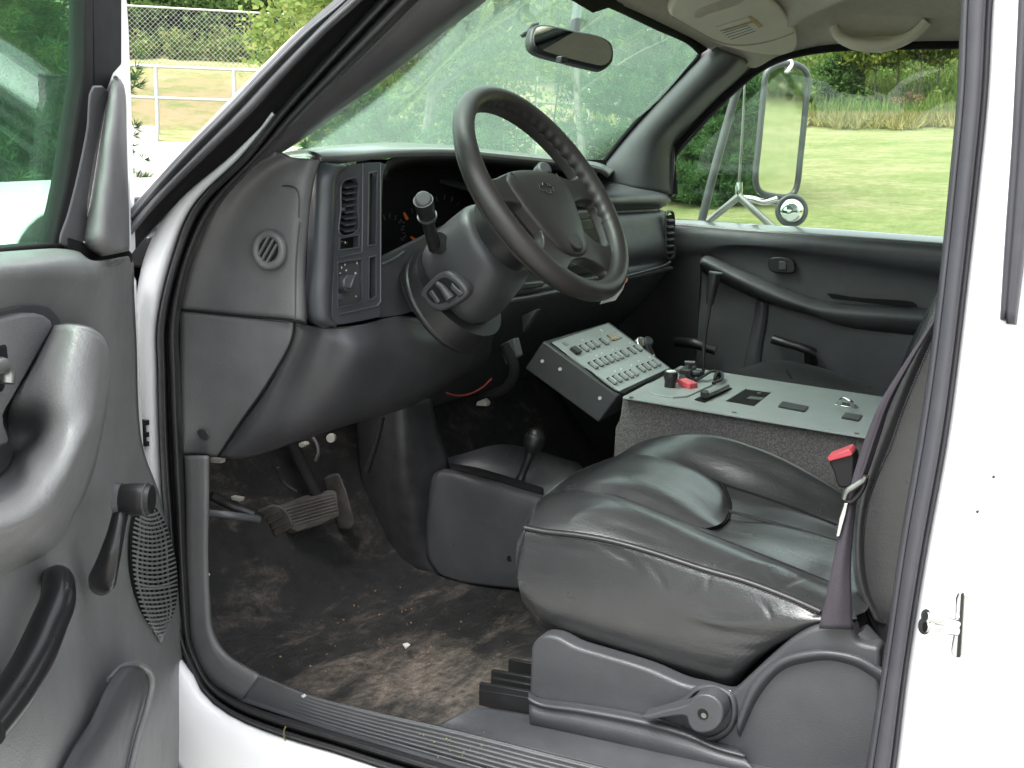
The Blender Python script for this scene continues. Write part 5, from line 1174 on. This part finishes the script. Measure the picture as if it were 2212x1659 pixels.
# ---------------------------------------------------------------- carpeted console with its grey top plate
CA, CB = X(1345, 857, .72), X(1867, 943, .72); CCc = Z(1899, 877, CB.z)
CN = (CB-CA).cross(CCc-CA).normalized(); CN = -CN if CN.z < 0 else CN
def CP(u, v, off=0.0): return PL(u, v, CA, CN, off)
fl, fr_ = CP(1462, 800), CP(1899, 877)
top_outer = [CP(1345, 857), CP(1415, 820), CP(1470, 797), CP(1564, 825), CP(1727, 847), CP(1899, 877), CP(1867, 943)]
hole = [CP(u, v) for u, v in ((1566, 871), (1612, 843), (1668, 850), (1628, 882))]
cplate = plate('console_plate', [CP(1345, 857, .004), CP(1470, 790, .004), CP(1700, 826, .004), CP(1940, 862, .004), CP(2010, 966, .004), CP(1867, 943, .004)], [[p+CN*.004 for p in hole]], .004, M['panel'], P_, .001)
near = [X(1345, 858, .722), X(2010, 967, .722), X(1990, 1160, .722), X(1700, 1120, .722), X(1322, 1060, .722), X(1325, 985, .722), X(1328, 925, .722), X(1337, 908, .722)]
con = prism('console_box', near, (.30, 0, 0), M['carpet'], P_, .004)
hm_ = prism('cutout_dark_flat', [p+CN*.0015 for p in hole], CN*-.01, M['matte'], cplate)
# cut-out: a black flat painted in for the hole's shade, with a bracket
box('cutout_bracket', CP(1632, 860, .0025), (.012, 0, 0), (0, .014, 0), (0, 0, .0008), M['rubber_lt'], cplate, .001)
for pts in ([(1681, 876), (1690, 866), (1747, 877), (1738, 887)], [(1818, 900), (1826, 890), (1863, 896), (1855, 907)]):
    prism('blank_switch', [CP(u, v, .0075) for u, v in pts], CN*-.005, M['black'], cplate, .001)
sl = prism('tray_slot', [CP(u, v, .006) for u, v in ((1500, 862), (1560, 832), (1582, 838), (1522, 868))], CN*-.004, M['matte'], cplate, .001)
tube('latch_bar', [CP(1524, 854, .012), CP(1548, 844, .013), CP(1570, 834, .012)], .006, M['steel'], sl, 10, 6)
box('latch_knob', CP(1522, 852, .014), (.010, .004, 0), (0, .008, 0), (0, 0, .007), M['black'], sl, .002)
ch_ = prism('chrome_catch', [CP(u, v, .006) for u, v in ((1802, 872), (1812, 866), (1850, 874), (1856, 880), (1846, 881))], CN*-.004, M['chrome'], cplate, .001)
tube('catch_loop', [CP(1812, 873, .010), CP(1820, 862, .022), CP(1836, 866, .022), CP(1842, 878, .010)], .004, M['chrome'], ch_, 8, 14)
for u, v in ((1364, 857), (1456, 806), (1586, 889), (1640, 848), (1850, 934)):
    disc('plate_screw', CP(u, v, .006), CN, .004, .003, M['steel'], cplate, 10)
# switch plate with knob and red rocker
kp_ = prism('siren_switch_plate', [CP(u, v, .0075) for u, v in ((1404, 847), (1418, 834), (1500, 822), (1540, 830), (1484, 855), (1454, 857), (1412, 851))], CN*-.004, M['panel'], P_, .001)
kc = CP(1447, 836, .008)
tube('selector_knob', [kc, kc+CN*.014, kc+CN*.016, kc+CN*.03], [.011, .011, .014, .013], M['black'], kp_, 20, 10)
disc('knob_cap', kc+CN*.0325, CN, .0095, .004, M['ivory'], kp_, 20, .001)
box('red_rocker', CP(1486, 829, .014), (.012, -.004, 0), (.004, .014, .003), (0, 0, .006), M['pinkred'], kp_, .002)
box('warning_lamp', CP(1460, 822, .016), (.004, 0, 0), (0, .004, 0), (0, 0, .004), M['red'], kp_, .001)
tube('toggle', [CP(1476, 822, .008), CP(1474, 816, .02)], [.006, .007], M['black'], kp_, 12, 4)
disc('toggle_cap', CP(1474, 812, .022), (0, -.2, 1), .006, .004, M['ivory'], kp_, 14)
# gooseneck lamp
gb = MB()
gb.box(CP(1486, 806, .018), (.030, .004, 0), (0, .012, 0), (0, 0, .012)); gb.box(CP(1502, 806, .02), (.012, 0, 0), (0, .016, 0), (0, 0, .006))
gl = gb.build('gooseneck_lamp', M['black'], P_, .002)
zt = 0.96
tube('lamp_stem', [X(1519, 802, zt), X(1520, 770, zt), X(1524, 720, zt), X(1531, 680, zt), X(1537, 640, zt)], .0036, M['black'], gl, 8, 30)
tube('lamp_head', [X(1533, 657, zt), X(1538, 625, zt), X(1543, 598, zt), X(1545, 588, zt)], [.007, .010, .012, .012], M['black'], gl, 14, 10)
disc('lamp_cap', X(1546, 588, zt), (0, -.1, 1), .0135, .003, M['plastic'], gl, 18)
tube('clamp_screw', [X(1491, 800, .94), X(1491, 783, .94)], .004, M['black'], gl, 8, 3)
tube('clamp_wing', [X(1480, 783, .94), X(1502, 784, .94)], .004, M['bezel'], gl, 8, 3)
for u, v in ((1466, 798), (1504, 802)): disc('clamp_bolt', X(u, v, .93), (0, -.2, 1), .008, .006, M['bezel'], gl, 14, .001)
# tilted switch panel with its rows of rockers
PA, PB, PC_ = X(1173, 737, .70), X(1335, 855, .72), X(1315, 695, 1.0)
PN = (PB-PA).cross(PC_-PA).normalized(); PN = -PN if PN.dot(CAM-PA) < 0 else PN
def PP(u, v, off=0.0): return PL(u, v, PA, PN, off)
sp = prism('switch_panel', [PP(1173, 737), PP(1315, 695), PP(1453, 797), PP(1335, 855)], PN*-.055+Vector((0, .01, -.01)), M['panel_side'], P_, .003)
pf = prism('panel_face', [PP(u, v, .004) for u, v in ((1192, 739), (1313, 698), (1446, 795), (1338, 845))], PN*-.004, M['panel'], sp, .001)
tube('panel_gap', [PP(1190, 741, .001), PP(1260, 791, .001), PP(1336, 848, .001), PP(1446, 799, .001)], .0022, M['matte'], sp, 6, 40)
for u, v in ((1195, 793), (1280, 855), (1157, 776)): disc('side_screw', PP(u, v, 0)+Vector((-.012, -.02, .0)), (-.9, -.3, .1), .0032, .003, M['steel'], sp, 12)
pu = (PP(1313, 698)-PP(1192, 739)).normalized(); pv_ = PN.cross(pu).normalized()
def cr2px(x, y): return 1003.5+x*.3024, 557.5+y*.3024
rows_ = [[(862, 640), (905, 622), (940, 608), (1003, 592)], [(925, 762), (965, 746), (1003, 732), (1042, 718), (1080, 706), (1112, 693), (1150, 676), (1203, 656), (1245, 640)], [(1060, 874), (1098, 858), (1142, 842), (1182, 828), (1216, 815), (1268, 786), (1306, 772), (1346, 758), (1376, 744)]]
rk = None
for r in rows_:
    for x, y in r:
        u, v = cr2px(x, y)
        c = PP(u, v, .0075)
        o = box('rocker_switch', c, pu*.0042, pv_*.0085, PN*.0035, M['panel'], sp, .001) if rk is None else None
        if rk is None: rk = o
        else:
            o = rk.copy(); COL.objects.link(o); o.parent = sp; o.matrix_parent_inverse = WM[sp].inverted(); o.location = c
sk = None
for r in rows_:
    for x, y in r:
        u, v = cr2px(x-9, y+6); c = PP(u, v, .0042)
        if sk is None: sk = box('switch_socket', c, pu*.0062, pv_*.0105, PN*.0010, M['matte'], sp, 0)
        else:
            o = sk.copy(); COL.objects.link(o); o.parent = sp; o.matrix_parent_inverse = WM[sp].inverted(); o.location = c
u, v = cr2px(795, 660); box('power_switch', PP(u, v, .007), pu*.010, pv_*.009, PN*.004, M['black'], sp, .001)
u, v = cr2px(1070, 560); box('display_window', PP(u, v, .005), pu*.021, pv_*.010, PN*.0015, M['screen'], sp, .0005)
u, v = cr2px(1066, 573); box('display_text', PP(u, v, .0068), pu*.015, pv_*.0022, PN*.0004, M['amber'], sp, 0)
u, v = cr2px(978, 518); box('panel_logo', PP(u, v, .0044), pu*.004, pv_*.004, PN*.0005, M['ivory'], sp, 0)
u, v = cr2px(722, 612); box('panel_marking', PP(u, v, .0044), pu*.007, pv_*.005, PN*.0004, M['steel'], sp, 0)
lt = MB()
for dx, dy, r in ((-20, -58, rows_[0]), (-22, -54, rows_[1]), (-24, -54, rows_[2])):
    for k, (x, y) in enumerate(r):
        if (k*7+len(r)) % 3 != 0:
            u, v = cr2px(x+dx, y+dy)
            for q in range(2): lt.box(PP(u, v+q*2.2, .0044), pu*.0034, pv_*.0007, PN*.0003)
lt.build('switch_labels', M['ivory'], sp)
# pale knob on the firewall side of the panel
fk = disc('ball_mount', X(1388, 738, 1.10), (-.4, -.6, .7), .016, .016, M['chrome'], P_, 20, .004)
tube('mount_stem', [X(1395, 745, 1.10), X(1408, 775, 1.10)], .010, M['black'], fk, 12, 4)
disc('mount_knob', X(1402, 735, 1.11), (-.4, -.6, .7), .012, .014, M['bezel'], fk, 16, .003)
# ---------------------------------------------------------------- passenger seat
pst = [
 ([(1540, 900), (1600, 905), (1700, 915), (1800, 930), (1960, 960)], 1.02),
 ([(1552, 840), (1600, 838), (1700, 850), (1800, 868), (1960, 895)], 1.06),
 ([(1562, 820), (1620, 816), (1700, 826), (1800, 846), (1960, 880)], 1.16),
 ([(1580, 806), (1640, 800), (1716, 812), (1800, 834), (1960, 872)], 1.26),
 ([(1600, 796), (1653, 783), (1700, 782), (1790, 806), (1960, 862)], 1.36),
 ([(1610, 796), (1660, 780), (1700, 780), (1764, 792), (1875, 830), (1960, 858)], 1.42),
 ([(1612, 806), (1660, 796), (1700, 796), (1764, 808), (1875, 844), (1960, 872)], 1.46),
 ([(1612, 900), (1660, 890), (1700, 890), (1764, 900), (1960, 960)], 1.48)]
pseat = loft('passenger_seat', [XS(p, x) for p, x in pst], M['leather'], P_, 40, 5, 0)
prism('passenger_backrest', XS(cr2([(1915, 900), (1935, 820), (1965, 740), (2000, 672), (2022, 632), (2060, 560), (2100, 480)], 30)+[(2400, 480), (2300, 1000), (1930, 1000)], 1.08), (.40, 0, 0), M['leather'], pseat, .03, 4)
tube('passenger_seam', [X(1690, 790, 1.34), X(1705, 812, 1.25), X(1725, 850, 1.12)], .003, M['matte'], pseat, 6, 20)
prism('passenger_tongue', XS([(2020, 640), (2032, 625), (2034, 628), (2024, 644)], 1.30), (.004, 0, 0), M['steel'], P_)

# ---------------------------------------------------------------- shell that closes the cab and the front end
prism('passenger_kick_panel', [Vector((1.548, 1.47, .55)), Vector((1.548, .95, .55)), Vector((1.548, .95, 1.30)), Vector((1.548, 1.47, 1.36))], (.03, 0, 0), M['rubber'], P_)
bb = MB()
bb.box((.78, -.62, 1.30), (.80, 0, 0), (0, .02, 0), (0, 0, .56))
bb.build('rear_bulkhead', M['plastic2'], P_)
roof = [[Vector((x, y, z+.03*math.cos((x-.78)/.8*1.4))) for x in (-.01, .1, .3, .6, .78, .96, 1.26, 1.46, 1.585)] for y, z in ((-.7, 1.90), (.2, 1.905), (.6, 1.885), (.80, 1.865))]
loft('roof_panel', roof, M['white'], P_, 24, 4, .012)
loft('roof_rail', [[Vector((-.012, y, z)) for y, z in ((-.7, 1.905), (.2, 1.91), (.6, 1.89), (.72, 1.86), (.80, 1.82))], [Vector((-.02, y, z)) for y, z in ((-.7, 1.80), (.2, 1.80), (.5, 1.785), (.66, 1.76), (.76, 1.70))]], M['white'], P_, 30, 2, .02)
cs_ = MB(); cs_.box((-.030, -.36, 1.16), (.018, 0, 0), (0, .365, 0), (0, 0, .70)); cs_.build('cab_side', M['white'], P_, .004)
prism('passenger_door_shell', [Vector((1.63, 1.25, .5)), Vector((1.63, -.7, .5)), Vector((1.63, -.7, 1.345)), Vector((1.63, 1.25, 1.36))], (.03, 0, 0), M['white'], P_, .01)
prism('passenger_rear_pillar', [Vector((1.56, .05, 1.30)), Vector((1.56, -.7, 1.30)), Vector((1.53, -.7, 1.90)), Vector((1.53, .05, 1.90))], (.06, 0, 0), M['white'], P_, .01)
prism('rear_side_panel', [Vector((.03, -.02, .5)), Vector((.03, -.7, .5)), Vector((.0, -.7, 1.88)), Vector((.0, -.02, 1.88))], (.03, 0, 0), M['plastic2'], P_, .005)
prism('cab_floor_pan', [Vector((.0, 1.46, .50)), Vector((1.6, 1.46, .50)), Vector((1.6, -.7, .50)), Vector((.0, -.7, .50))], (0, 0, -.03), M['matte'], P_)
# bonnet and front wings (white, seen past the door)
hood = [[Vector((x, y, z+dz)) for x, dz in ((-.10, -.10), (-.085, -.05), (-.02, -.012), (.12, .0), (.5, .02), (.8, .028), (1.1, .02), (1.48, .0), (1.62, -.012), (1.685, -.05), (1.70, -.10))] for y, z in ((1.40, 1.432), (1.62, 1.437), (1.9, 1.43), (2.3, 1.415), (2.6, 1.385), (2.74, 1.33), (2.78, 1.22))]
loft('bonnet', hood, M['white'], P_, 40, 4, .006)
for sx, x0 in ((-1, -.10), (1, 1.70)):
    fn_ = [[Vector((x0+sx*dx, y, z)) for y in (1.20, 1.5, 1.9, 2.3, 2.6, 2.76)] for z, dx in ((1.34, -.004), (1.24, .02), (1.10, .035), (.95, .035), (.80, .03), (.62, .02))]
    loft('front_wing', fn_, M['white'], P_, 24, 4, .006)
prism('front_face', [Vector((-.08, 2.76, .5)), Vector((1.68, 2.76, .5)), Vector((1.68, 2.76, 1.24)), Vector((-.08, 2.76, 1.24))], (0, .05, 0), M['white'], P_, .02)
tube('bonnet_seam', [Vector((-.088, 1.52, 1.335)), Vector((-.092, 1.9, 1.33)), Vector((-.092, 2.3, 1.31)), Vector((-.09, 2.6, 1.27))], .004, M['rubber'], P_, 6, 24)
prism('cowl', [Vector((.06, 1.30, 1.38)), Vector((1.54, 1.30, 1.38)), Vector((1.54, 1.48, 1.38)), Vector((.06, 1.48, 1.38))], (0, 0, -.05), M['rubber'], P_, .005)
def wheel(x, y):
    wv = disc('road_wheel', (x, y, .36), (-1 if x < .8 else 1, 0, 0), .36, .24, M['rubber'], P_, 40, .03)
    disc('wheel_rim', (x-(.005 if x < .8 else -.005), y, .36), (-1 if x < .8 else 1, 0, 0), .20, .02, M['steel'], wv, 28, .006)
for x in (-.03, 1.63): wheel(x, 2.05); wheel(x, -1.6)
bed = MB(); bed.box((.80, -1.55, .95), (.84, 0, 0), (0, .80, 0), (0, 0, .42)); bed.build('rear_body', M['white'], P_, .03)
# whip aerial on the bonnet
wa_b = Vector((1.05, 1.62, 1.40))
tube('whip_aerial', [PL(1191, 350, Vector((0, 1.62, 0)), Vector((0, 1, 0))), PL(1197, 260, Vector((0, 1.60, 0)), Vector((0, 1, 0))), PL(1212, 140, Vector((0, 1.58, 0)), Vector((0, 1, 0))), PL(1219, 60, Vector((0, 1.57, 0)), Vector((0, 1, 0)))], .0022, M['matte'], P_, 6, 20)
# big towing mirror outside the passenger window
def TWS(pts): return [PL(u, v, TWC, TWN) for u, v in pts]
MX = 1.86
TWC, TWN = X(1690, 290, 1.86), Vector((-.55, -.83, -.05)).normalized()
tw = tube('towing_mirror', TWS([(1676, 142), (1704, 137), (1732, 146), (1745, 166), (1740, 230), (1730, 330), (1718, 412), (1704, 424), (1672, 424), (1642, 414), (1633, 396), (1640, 300), (1650, 200), (1656, 158)]), .0085, M['rubber_lt'], P_, 10, 120, True)
gx = TWS([(1676, 142), (1704, 137), (1732, 146), (1745, 166), (1740, 230), (1730, 330), (1718, 412), (1704, 424), (1672, 424), (1642, 414), (1633, 396), (1640, 300), (1650, 200), (1656, 158)])
prism('towing_mirror_glass', cr(gx, 60, True), TWN*-.003, M['mirror'], tw)
tube('mirror_brace', XS([(1596, 180), (1570, 270), (1540, 380), (1515, 480)], MX-.10), .0115, M['rubber_lt'], tw, 10, 20)
tube('mirror_leg', XS([(1596, 424), (1570, 446), (1530, 478), (1500, 500)], MX-.06), .010, M['steel'], tw, 10, 20)
tube('mirror_leg', XS([(1596, 424), (1620, 446), (1660, 482), (1690, 508)], MX-.06), .010, M['steel'], tw, 10, 20)
tube('mirror_bracket', XS([(1598, 428), (1625, 430), (1650, 436), (1680, 430)], MX-.03), .009, M['chrome'], tw, 10, 20)
disc('mirror_clip', X(1696, 140, MX-.012), (-1, 0, .2), .022, .01, M['chrome'], tw, 18, .002)
tube('mirror_aerial', XS([(1609, 176), (1606, 240), (1600, 340), (1596, 400)], MX-.05), [.0030, .0036, .0042], M['steel'], P_, 8, 20)
tube('aerial_base', XS([(1597, 394), (1596, 420), (1596, 432)], MX-.055), [.009, .011, .008], M['chrome'], P_, 12, 6)
cm = X(1710, 455, MX-.03); cn = Vector((-.86, -.46, .12)).normalized(); ca_ = cn.cross(Vector((0, 0, 1))).normalized(); cb_ = ca_.cross(cn)
rows = [[cm+(ca_*math.cos(t)+cb_*math.sin(t))*r+cn*h for t in np.linspace(0, 2*math.pi, 33)[:-1]] for r, h in ((.036, -.005), (.034, .004), (.027, .012), (.016, .018), (.002, .020))]
V, Fc = grid(rows, close_u=True); Fc = Fc if facing(V, Fc) > 0 else [f[::-1] for f in Fc]
cvx = tube('spot_mirror', [cm+(ca_*math.cos(t)+cb_*math.sin(t))*.0385 for t in np.linspace(0, 2*math.pi, 33)[:-1]], .006, M['rubber_lt'], P_, 8, 48, True)
link('spot_mirror_glass', mesh_from(V, Fc, True, 'convex'), M['mirror'], cvx)
tube('spot_mirror_stalk', [cm, X(1690, 440, MX-.02), X(1660, 434, MX-.03)], .008, M['steel'], cvx, 8, 10)
# ================================================================== PLANTING AND FENCES
# -- near white pines seen through the open door's glass
pine(AT(-60, 10.0), 3.9, 1.25, 'tall dark pine filling the open door window, nearest to the truck', 30, 12, 'pine_dk', 'pines left of the truck', 44, .085)
pine(AT(-15, 11.5), 4.1, 1.35, 'bushy pine behind the open door with one branch tip past the door frame', 28, 12, 'pine', 'pines left of the truck', 44, .085)
pine(AT(-260, 12.5), 4.4, 2.4, 'pine behind the tall dark pine at the far left', 18, 9, 'pine', 'pines left of the truck', 34, .10)
# -- tree with pale trunk straight ahead, its crown over the windshield
broadleaf(AT(906, 17.0), 4.6, 2.15, 'leafy tree with a pale slim trunk seen through the windshield', 'leaf', 26000, .075, .085, 'bark', None, .44)
broadleaf(AT(1270, 15.5), 4.8, 2.1, 'tree with yellowing leaves behind the inside mirror', 'leaf_y', 12000, .065, .05, 'bark', None, .52)
broadleaf(AT(800, 22.5), 4.8, 2.2, 'leafy tree behind the young pine left of the pale trunk', 'leaf', 16000, .085, .08, 'bark_dk', None, .08)
broadleaf(AT(1010, 24), 5.0, 2.0, 'leafy tree behind the young pine right of the pale trunk', 'leaf_y', 16000, .085, .08, 'bark_dk', None, .10)
pine(AT(790, 15.2), 1.45, 1.15, 'low young pine left of the pale trunk', 11, 9, 'pine', 'young pines below the leafy tree', 22, .11)
pine(AT(1020, 16.0), 1.5, 1.2, 'low young pine right of the pale trunk', 11, 9, 'pine', 'young pines below the leafy tree', 22, .11)
pine(AT(1420, 16.5), 4.5, 1.9, 'dense pine between the inside mirror and the passenger pillar', 22, 10, 'pine', 'pines right of the windshield', 40, .10)
pine(AT(1535, 15.2), 4.0, .98, 'dark pine behind the mirror brace outside the passenger window', 26, 11, 'pine', 'pines right of the windshield', 40, .09, .01)
# -- low fence: posts and rails, each post a part
def fence(name, us, dists, h, label, mid=None, r=.04, mesh=0.0, top=True):
    base = [AT(u, d) for u, d in zip(us, dists)]
    e = empty(name, base[0], label, 'fence')
    for p in base: tube('post', [p-Vector((0, 0, .2)), p+Vector((0, 0, h))], r, M['galv'], e, 8, 3)
    hs_ = ([h-.02] if top else [])+([mid] if mid else [])
    for a, b in zip(base[:-1], base[1:]):
        for hh in hs_: tube('rail', [a+Vector((0, 0, hh)), b+Vector((0, 0, hh))], r*.75, M['galv'], e, 8, 3)
    if mesh:
        w_ = MB()
        for a, b in zip(base[:-1], base[1:]):
            L = (b-a).length; ux = (b-a)/L; st = mesh; k = -h
            while k < L:
                for s in (1, -1):
                    x0, z0, x1, z1 = (k, 0, k+h, h) if s > 0 else (k, h, k+h, 0)
                    if x0 < 0: z0 = z0+s*(-x0); x0 = 0
                    if x1 > L: z1 = z1-s*(x1-L); x1 = L
                    p, q = a+ux*x0+Vector((0, 0, z0)), a+ux*x1+Vector((0, 0, z1))
                    nn2 = Vector((-ux.y, ux.x, 0)); t = (q-p).normalized().cross(nn2)*.0032
                    w_.add([p-t, p+t, q+t, q-t], [(0, 1, 2, 3)])
                k += st
        kind(w_.build('wire_mesh', M['galv'], e), 'stuff')
    return e
fence('pipe_fence', [100, 345, 511, 690, 860], [28.8, 28.8, 28.8, 29, 29], 1.62, 'pale pipe fence with two rails standing at the foot of the bank', .86, .05)
fence('chain_link_fence', [-60, 215, 700, 1000], [38.8, 38.8, 38.8, 39], 1.9, 'tall chain link fence with a bright top rail on top of the bank', None, .045, .16)
fence('pipe_gate', [1155, 1266, 1332], [24, 23.5, 24.5], 1.75, 'pair of pale posts joined by one rail, right of the windshield middle', 1.1, .032, 0, False)
# -- shrubs along the bank top behind the tall fence
for i, (u, d, r, h, lb) in enumerate(((300, 43, 1.6, 2.2, 'low rounded shrub at the left end behind the tall fence'), (372, 44, 1.9, 2.5, 'second shrub from the left behind the tall fence'), (450, 43.5, 1.7, 2.0, 'middle shrub behind the tall fence'), (520, 44, 2.1, 2.7, 'broad dark shrub behind the tall fence'), (600, 43.5, 2.0, 2.5, 'shrub behind the tall fence beside the windshield pillar'), (690, 44, 2.1, 2.7, 'shrub behind the tall fence seen above the dashboard'))):
    bush(AT(u, d), r, h, lb, 'shrub', 4200, .13, 'shrubs behind the tall fence')
for i, (u, d, h, r, lb) in enumerate(((330, 50, 6, 2.8, 'yellowing tree above the left end of the tall fence'), (460, 52, 6.5, 3.0, 'broad tree above the middle of the tall fence'), (590, 50, 6, 2.8, 'tree above the tall fence beside the windshield pillar'), (760, 51, 6.5, 3.0, 'tree behind the fence left of the pale trunk'), (1010, 48, 6.5, 3.0, 'tree on the bank right of the pale trunk'), (1180, 51, 6.5, 3.2, 'tree on the bank behind the inside mirror'))):
    broadleaf(AT(u, d), h, r, lb, ('leaf_y', 'leaf', 'leaf', 'brush', 'leaf', 'brush')[i], 9000, .15, .12, 'bark_dk', 'trees on the bank', .08)
# -- far wood covering the hillside
def hillside(name, n, az0, az1, d0, d1, hmin, hmax, size, mat, cl=60):
    C = []
    az = rng.uniform(az0, az1, n); dd = np.sqrt(rng.uniform(d0*d0, d1*d1, n)); hh = rng.uniform(hmin, hmax, n)
    for a, d, h in zip(np.radians(az), dd, hh):
        x, y = CAM.x+d*math.cos(a), CAM.y+d*math.sin(a); z = land(x, y)
        q = rng.normal(size=(cl, 3)); q /= np.linalg.norm(q, axis=1)[:, None]; q *= rng.uniform(.6, 1, (cl, 1))
        C.append(np.array([x, y, z+h*.45])+q*np.array([h*.42, h*.42, h*.5]))
    return kind(leafs(name, np.concatenate(C), size, M[mat], None, .6), 'stuff')
hillside('distant_wood', 460, -8, 75, 60, 92, 3.5, 6, .34, 'leaf', 150)
hillside('bank_undergrowth', 700, 2, 36, 47, 60, .4, 1.2, .12, 'brush', 60)
hillside('bank_thicket', 200, 2, 36, 58, 72, 1.6, 3.2, .2, 'brush', 110)
hillside('bank_top_undergrowth', 260, 36, 58, 40.2, 43, .5, 1.3, .10, 'brush', 60)
hillside('rear_thicket', 110, -86, -58, 18.5, 23, 1.2, 3.0, .12, 'shrub', 90)
# -- tall dry grass along the foot of the bank, right
def tufts(name, n, az0, az1, d0, d1, h, mat, lean=.35, wd=.02, edge=None):
    az = np.radians(rng.uniform(az0, az1, n)); d = rng.uniform(d0, d1, n)+(edge(az) if edge else 0)
    x = CAM.x+d*np.cos(az); y = CAM.y+d*np.sin(az); z = np.array([land(a, b) for a, b in zip(x, y)])
    hh = h*rng.uniform(.5, 1.2, n); a = np.c_[rng.normal(size=n)*lean, rng.normal(size=n)*lean, np.ones(n)]
    a /= np.linalg.norm(a, axis=1)[:, None]; b = np.cross(a, rdir(n)); b /= np.linalg.norm(b, axis=1)[:, None]
    c = np.c_[x, y, z]+a*hh[:, None]*.5
    return kind(quads(name, c, a*hh[:, None]*.6, b*wd*rng.uniform(.7, 1.4, (n, 1)), M[mat], None), 'stuff')
def sway(az):
    a = np.degrees(az); k = (rng.uniform(0, 1, len(a)))**2
    return -2.2*np.exp(-((a-11.5)/3.0)**2)+.8*np.sin(a*2.3)+.5*np.sin(a*7)-2.0*k
tufts('dry_tall_grass', 34000, 5, 24, 42.5, 49, .5, 'straw', .6, .028, sway)
tufts('green_tall_grass', 16000, 5, 26, 44, 58, .8, 'brush', .35, .04)
# -- individual plants on the right bank
bush(AT(1800, 49), 1.1, 2.1, 'round dark bush on the bank above the dry grass', 'shrub', 5000, .10)
bush(AT(1700, 48), .8, 1.4, 'small dark bush seen inside the big mirror frame', 'shrub', 3000, .10)
for u, d, h, lb in ((1880, 47.5, 3.8, 'thin bare stemmed sapling left of the dead brush'), (1925, 48, 4.2, 'thin sapling just above the dead brush'), (1970, 47.6, 4.0, 'thin sapling right of the dead brush'), (2005, 48, 3.9, 'thin dark sapling nearest the door pillar'), (1845, 48.5, 3.8, 'thin pale sapling right of the round bush')):
    broadleaf(AT(u, d), h, 1.5, lb, 'leaf_y', 2600, .13, .035, 'bark_dk', 'saplings on the bank', .5, 'sapling')
e = empty('dead_brush', AT(1945, 46.8), 'heap of reddish dead twigs at the foot of the saplings', 'brush')
b0 = AT(1945, 46.8); mb = MB()
for i in range(40):
    a = rng.uniform(0, 6.28); L = rng.uniform(.4, 1.3); s0 = b0+Vector((rng.uniform(-.4, .4), rng.uniform(-.4, .4), 0))
    mb.tube([s0, s0+Vector((math.cos(a)*L*.4, math.sin(a)*L*.4, L))], [.012, .004], 4, 2)
mb.build('twigs', M['bark_dk'], e)
leafs('dry_leaves', clumps((b0.x, b0.y, b0.z+.5), (.6, .6, .6), 12, 60, 1, .3), .08, M['deadbrush'], e)

# ================================================================== SMALL LOOSE THINGS IN THE CAB
def fz(x, y): return zf(min(y, 1.08))+.012+(.02*max(0, (x-.5)/.2) if x < .75 else 0)
def on_floor(u, v):
    p = Z(u, v, .72)
    for _ in range(6): p = Z(u, v, fz(p.x, p.y))
    return p
def scrap(name, px, label, mat, lift=.004, cat='scrap', pt=on_floor, group=None):
    pts = [pt(u, v)+Vector((0, 0, lift+rng.uniform(0, .002))) for u, v in px]
    return tag(prism(name, pts, (0, 0, -.002), M[mat], None), label, cat, group)
scrap('paper_scrap', [(655, 1254), (664, 1250), (670, 1256), (664, 1262)], 'white paper scrap on the dark floor below the pedals', 'ivory')
scrap('paper_scrap', [(870, 1398), (880, 1394), (886, 1399), (876, 1404)], 'small pale scrap in the mud near the middle of the footwell', 'ivory')
o = tag(prism('dried_leaf', XS(cr2([(475, 1430), (486, 1432), (500, 1440), (512, 1440), (500, 1446), (486, 1444)], 20, True), .022), (.003, 0, 0), M['paper'], None), 'curled pale leaf lying on the grey sill corner', 'leaf')
o = tag(prism('paper_scrap', XS([(650, 1503), (656, 1500), (661, 1504), (655, 1508)], .012), (.002, 0, 0), M['ivory'], None), 'tiny white scrap on the ribbed sill plate', 'scrap')
o = tag(prism('paper_scrap', XS([(443, 1245), (450, 1238), (452, 1242), (446, 1250)], .03), (.002, 0, 0), M['ivory'], None), 'tiny white chip stuck to the grey kick panel edge', 'scrap')
tag(tube('grass_stalk', XS([(617, 1570), (613, 1580), (614, 1592), (618, 1604)], -.026), .0011, M['straw'] if 'straw' in M else M['paper'], None, 6, 16), 'dry grass stalk stuck to the black door seal', 'stalk')
# crumbs, leaf bits and dried mud flakes
C = []
for i in range(90):
    u, v = rng.normal(820, 150), rng.normal(1370, 75)
    if not (480 < u < 1120 and 1200 < v < 1520): continue
    p = on_floor(u, v)
    if p.x < .07 or p.x > .56: continue
    C.append((p.x, p.y, p.z+.003))
kind(leafs('floor_debris', np.array(C), .003, M['deadbrush'], None, .6), 'stuff')
C = [tuple(X(rng.uniform(880, 1080), rng.uniform(1560, 1650), .008)) for i in range(30)]
kind(leafs('sill_debris', np.array(C), .0018, M['straw'], None, .7), 'stuff')
# coiled lead with a ring end left on the console plate
ck = empty('test_lead', CP(1540, 824, .01), 'black coiled lead with a ring end lying on the grey console plate', 'cable')
rp = CP(1549, 816, .012)
tube('ring_end', [rp+Vector((math.cos(t)*.012, 0, math.sin(t)*.010)) for t in np.linspace(0, 6.28, 17)[:-1]], .004, M['black'], ck, 8, 30, True)
tube('lead', [CP(1502, 822, .012), CP(1520, 812, .016), CP(1540, 802, .020), CP(1556, 804, .018), CP(1558, 820, .012), CP(1540, 828, .008)], .0032, M['black'], ck, 8, 40)
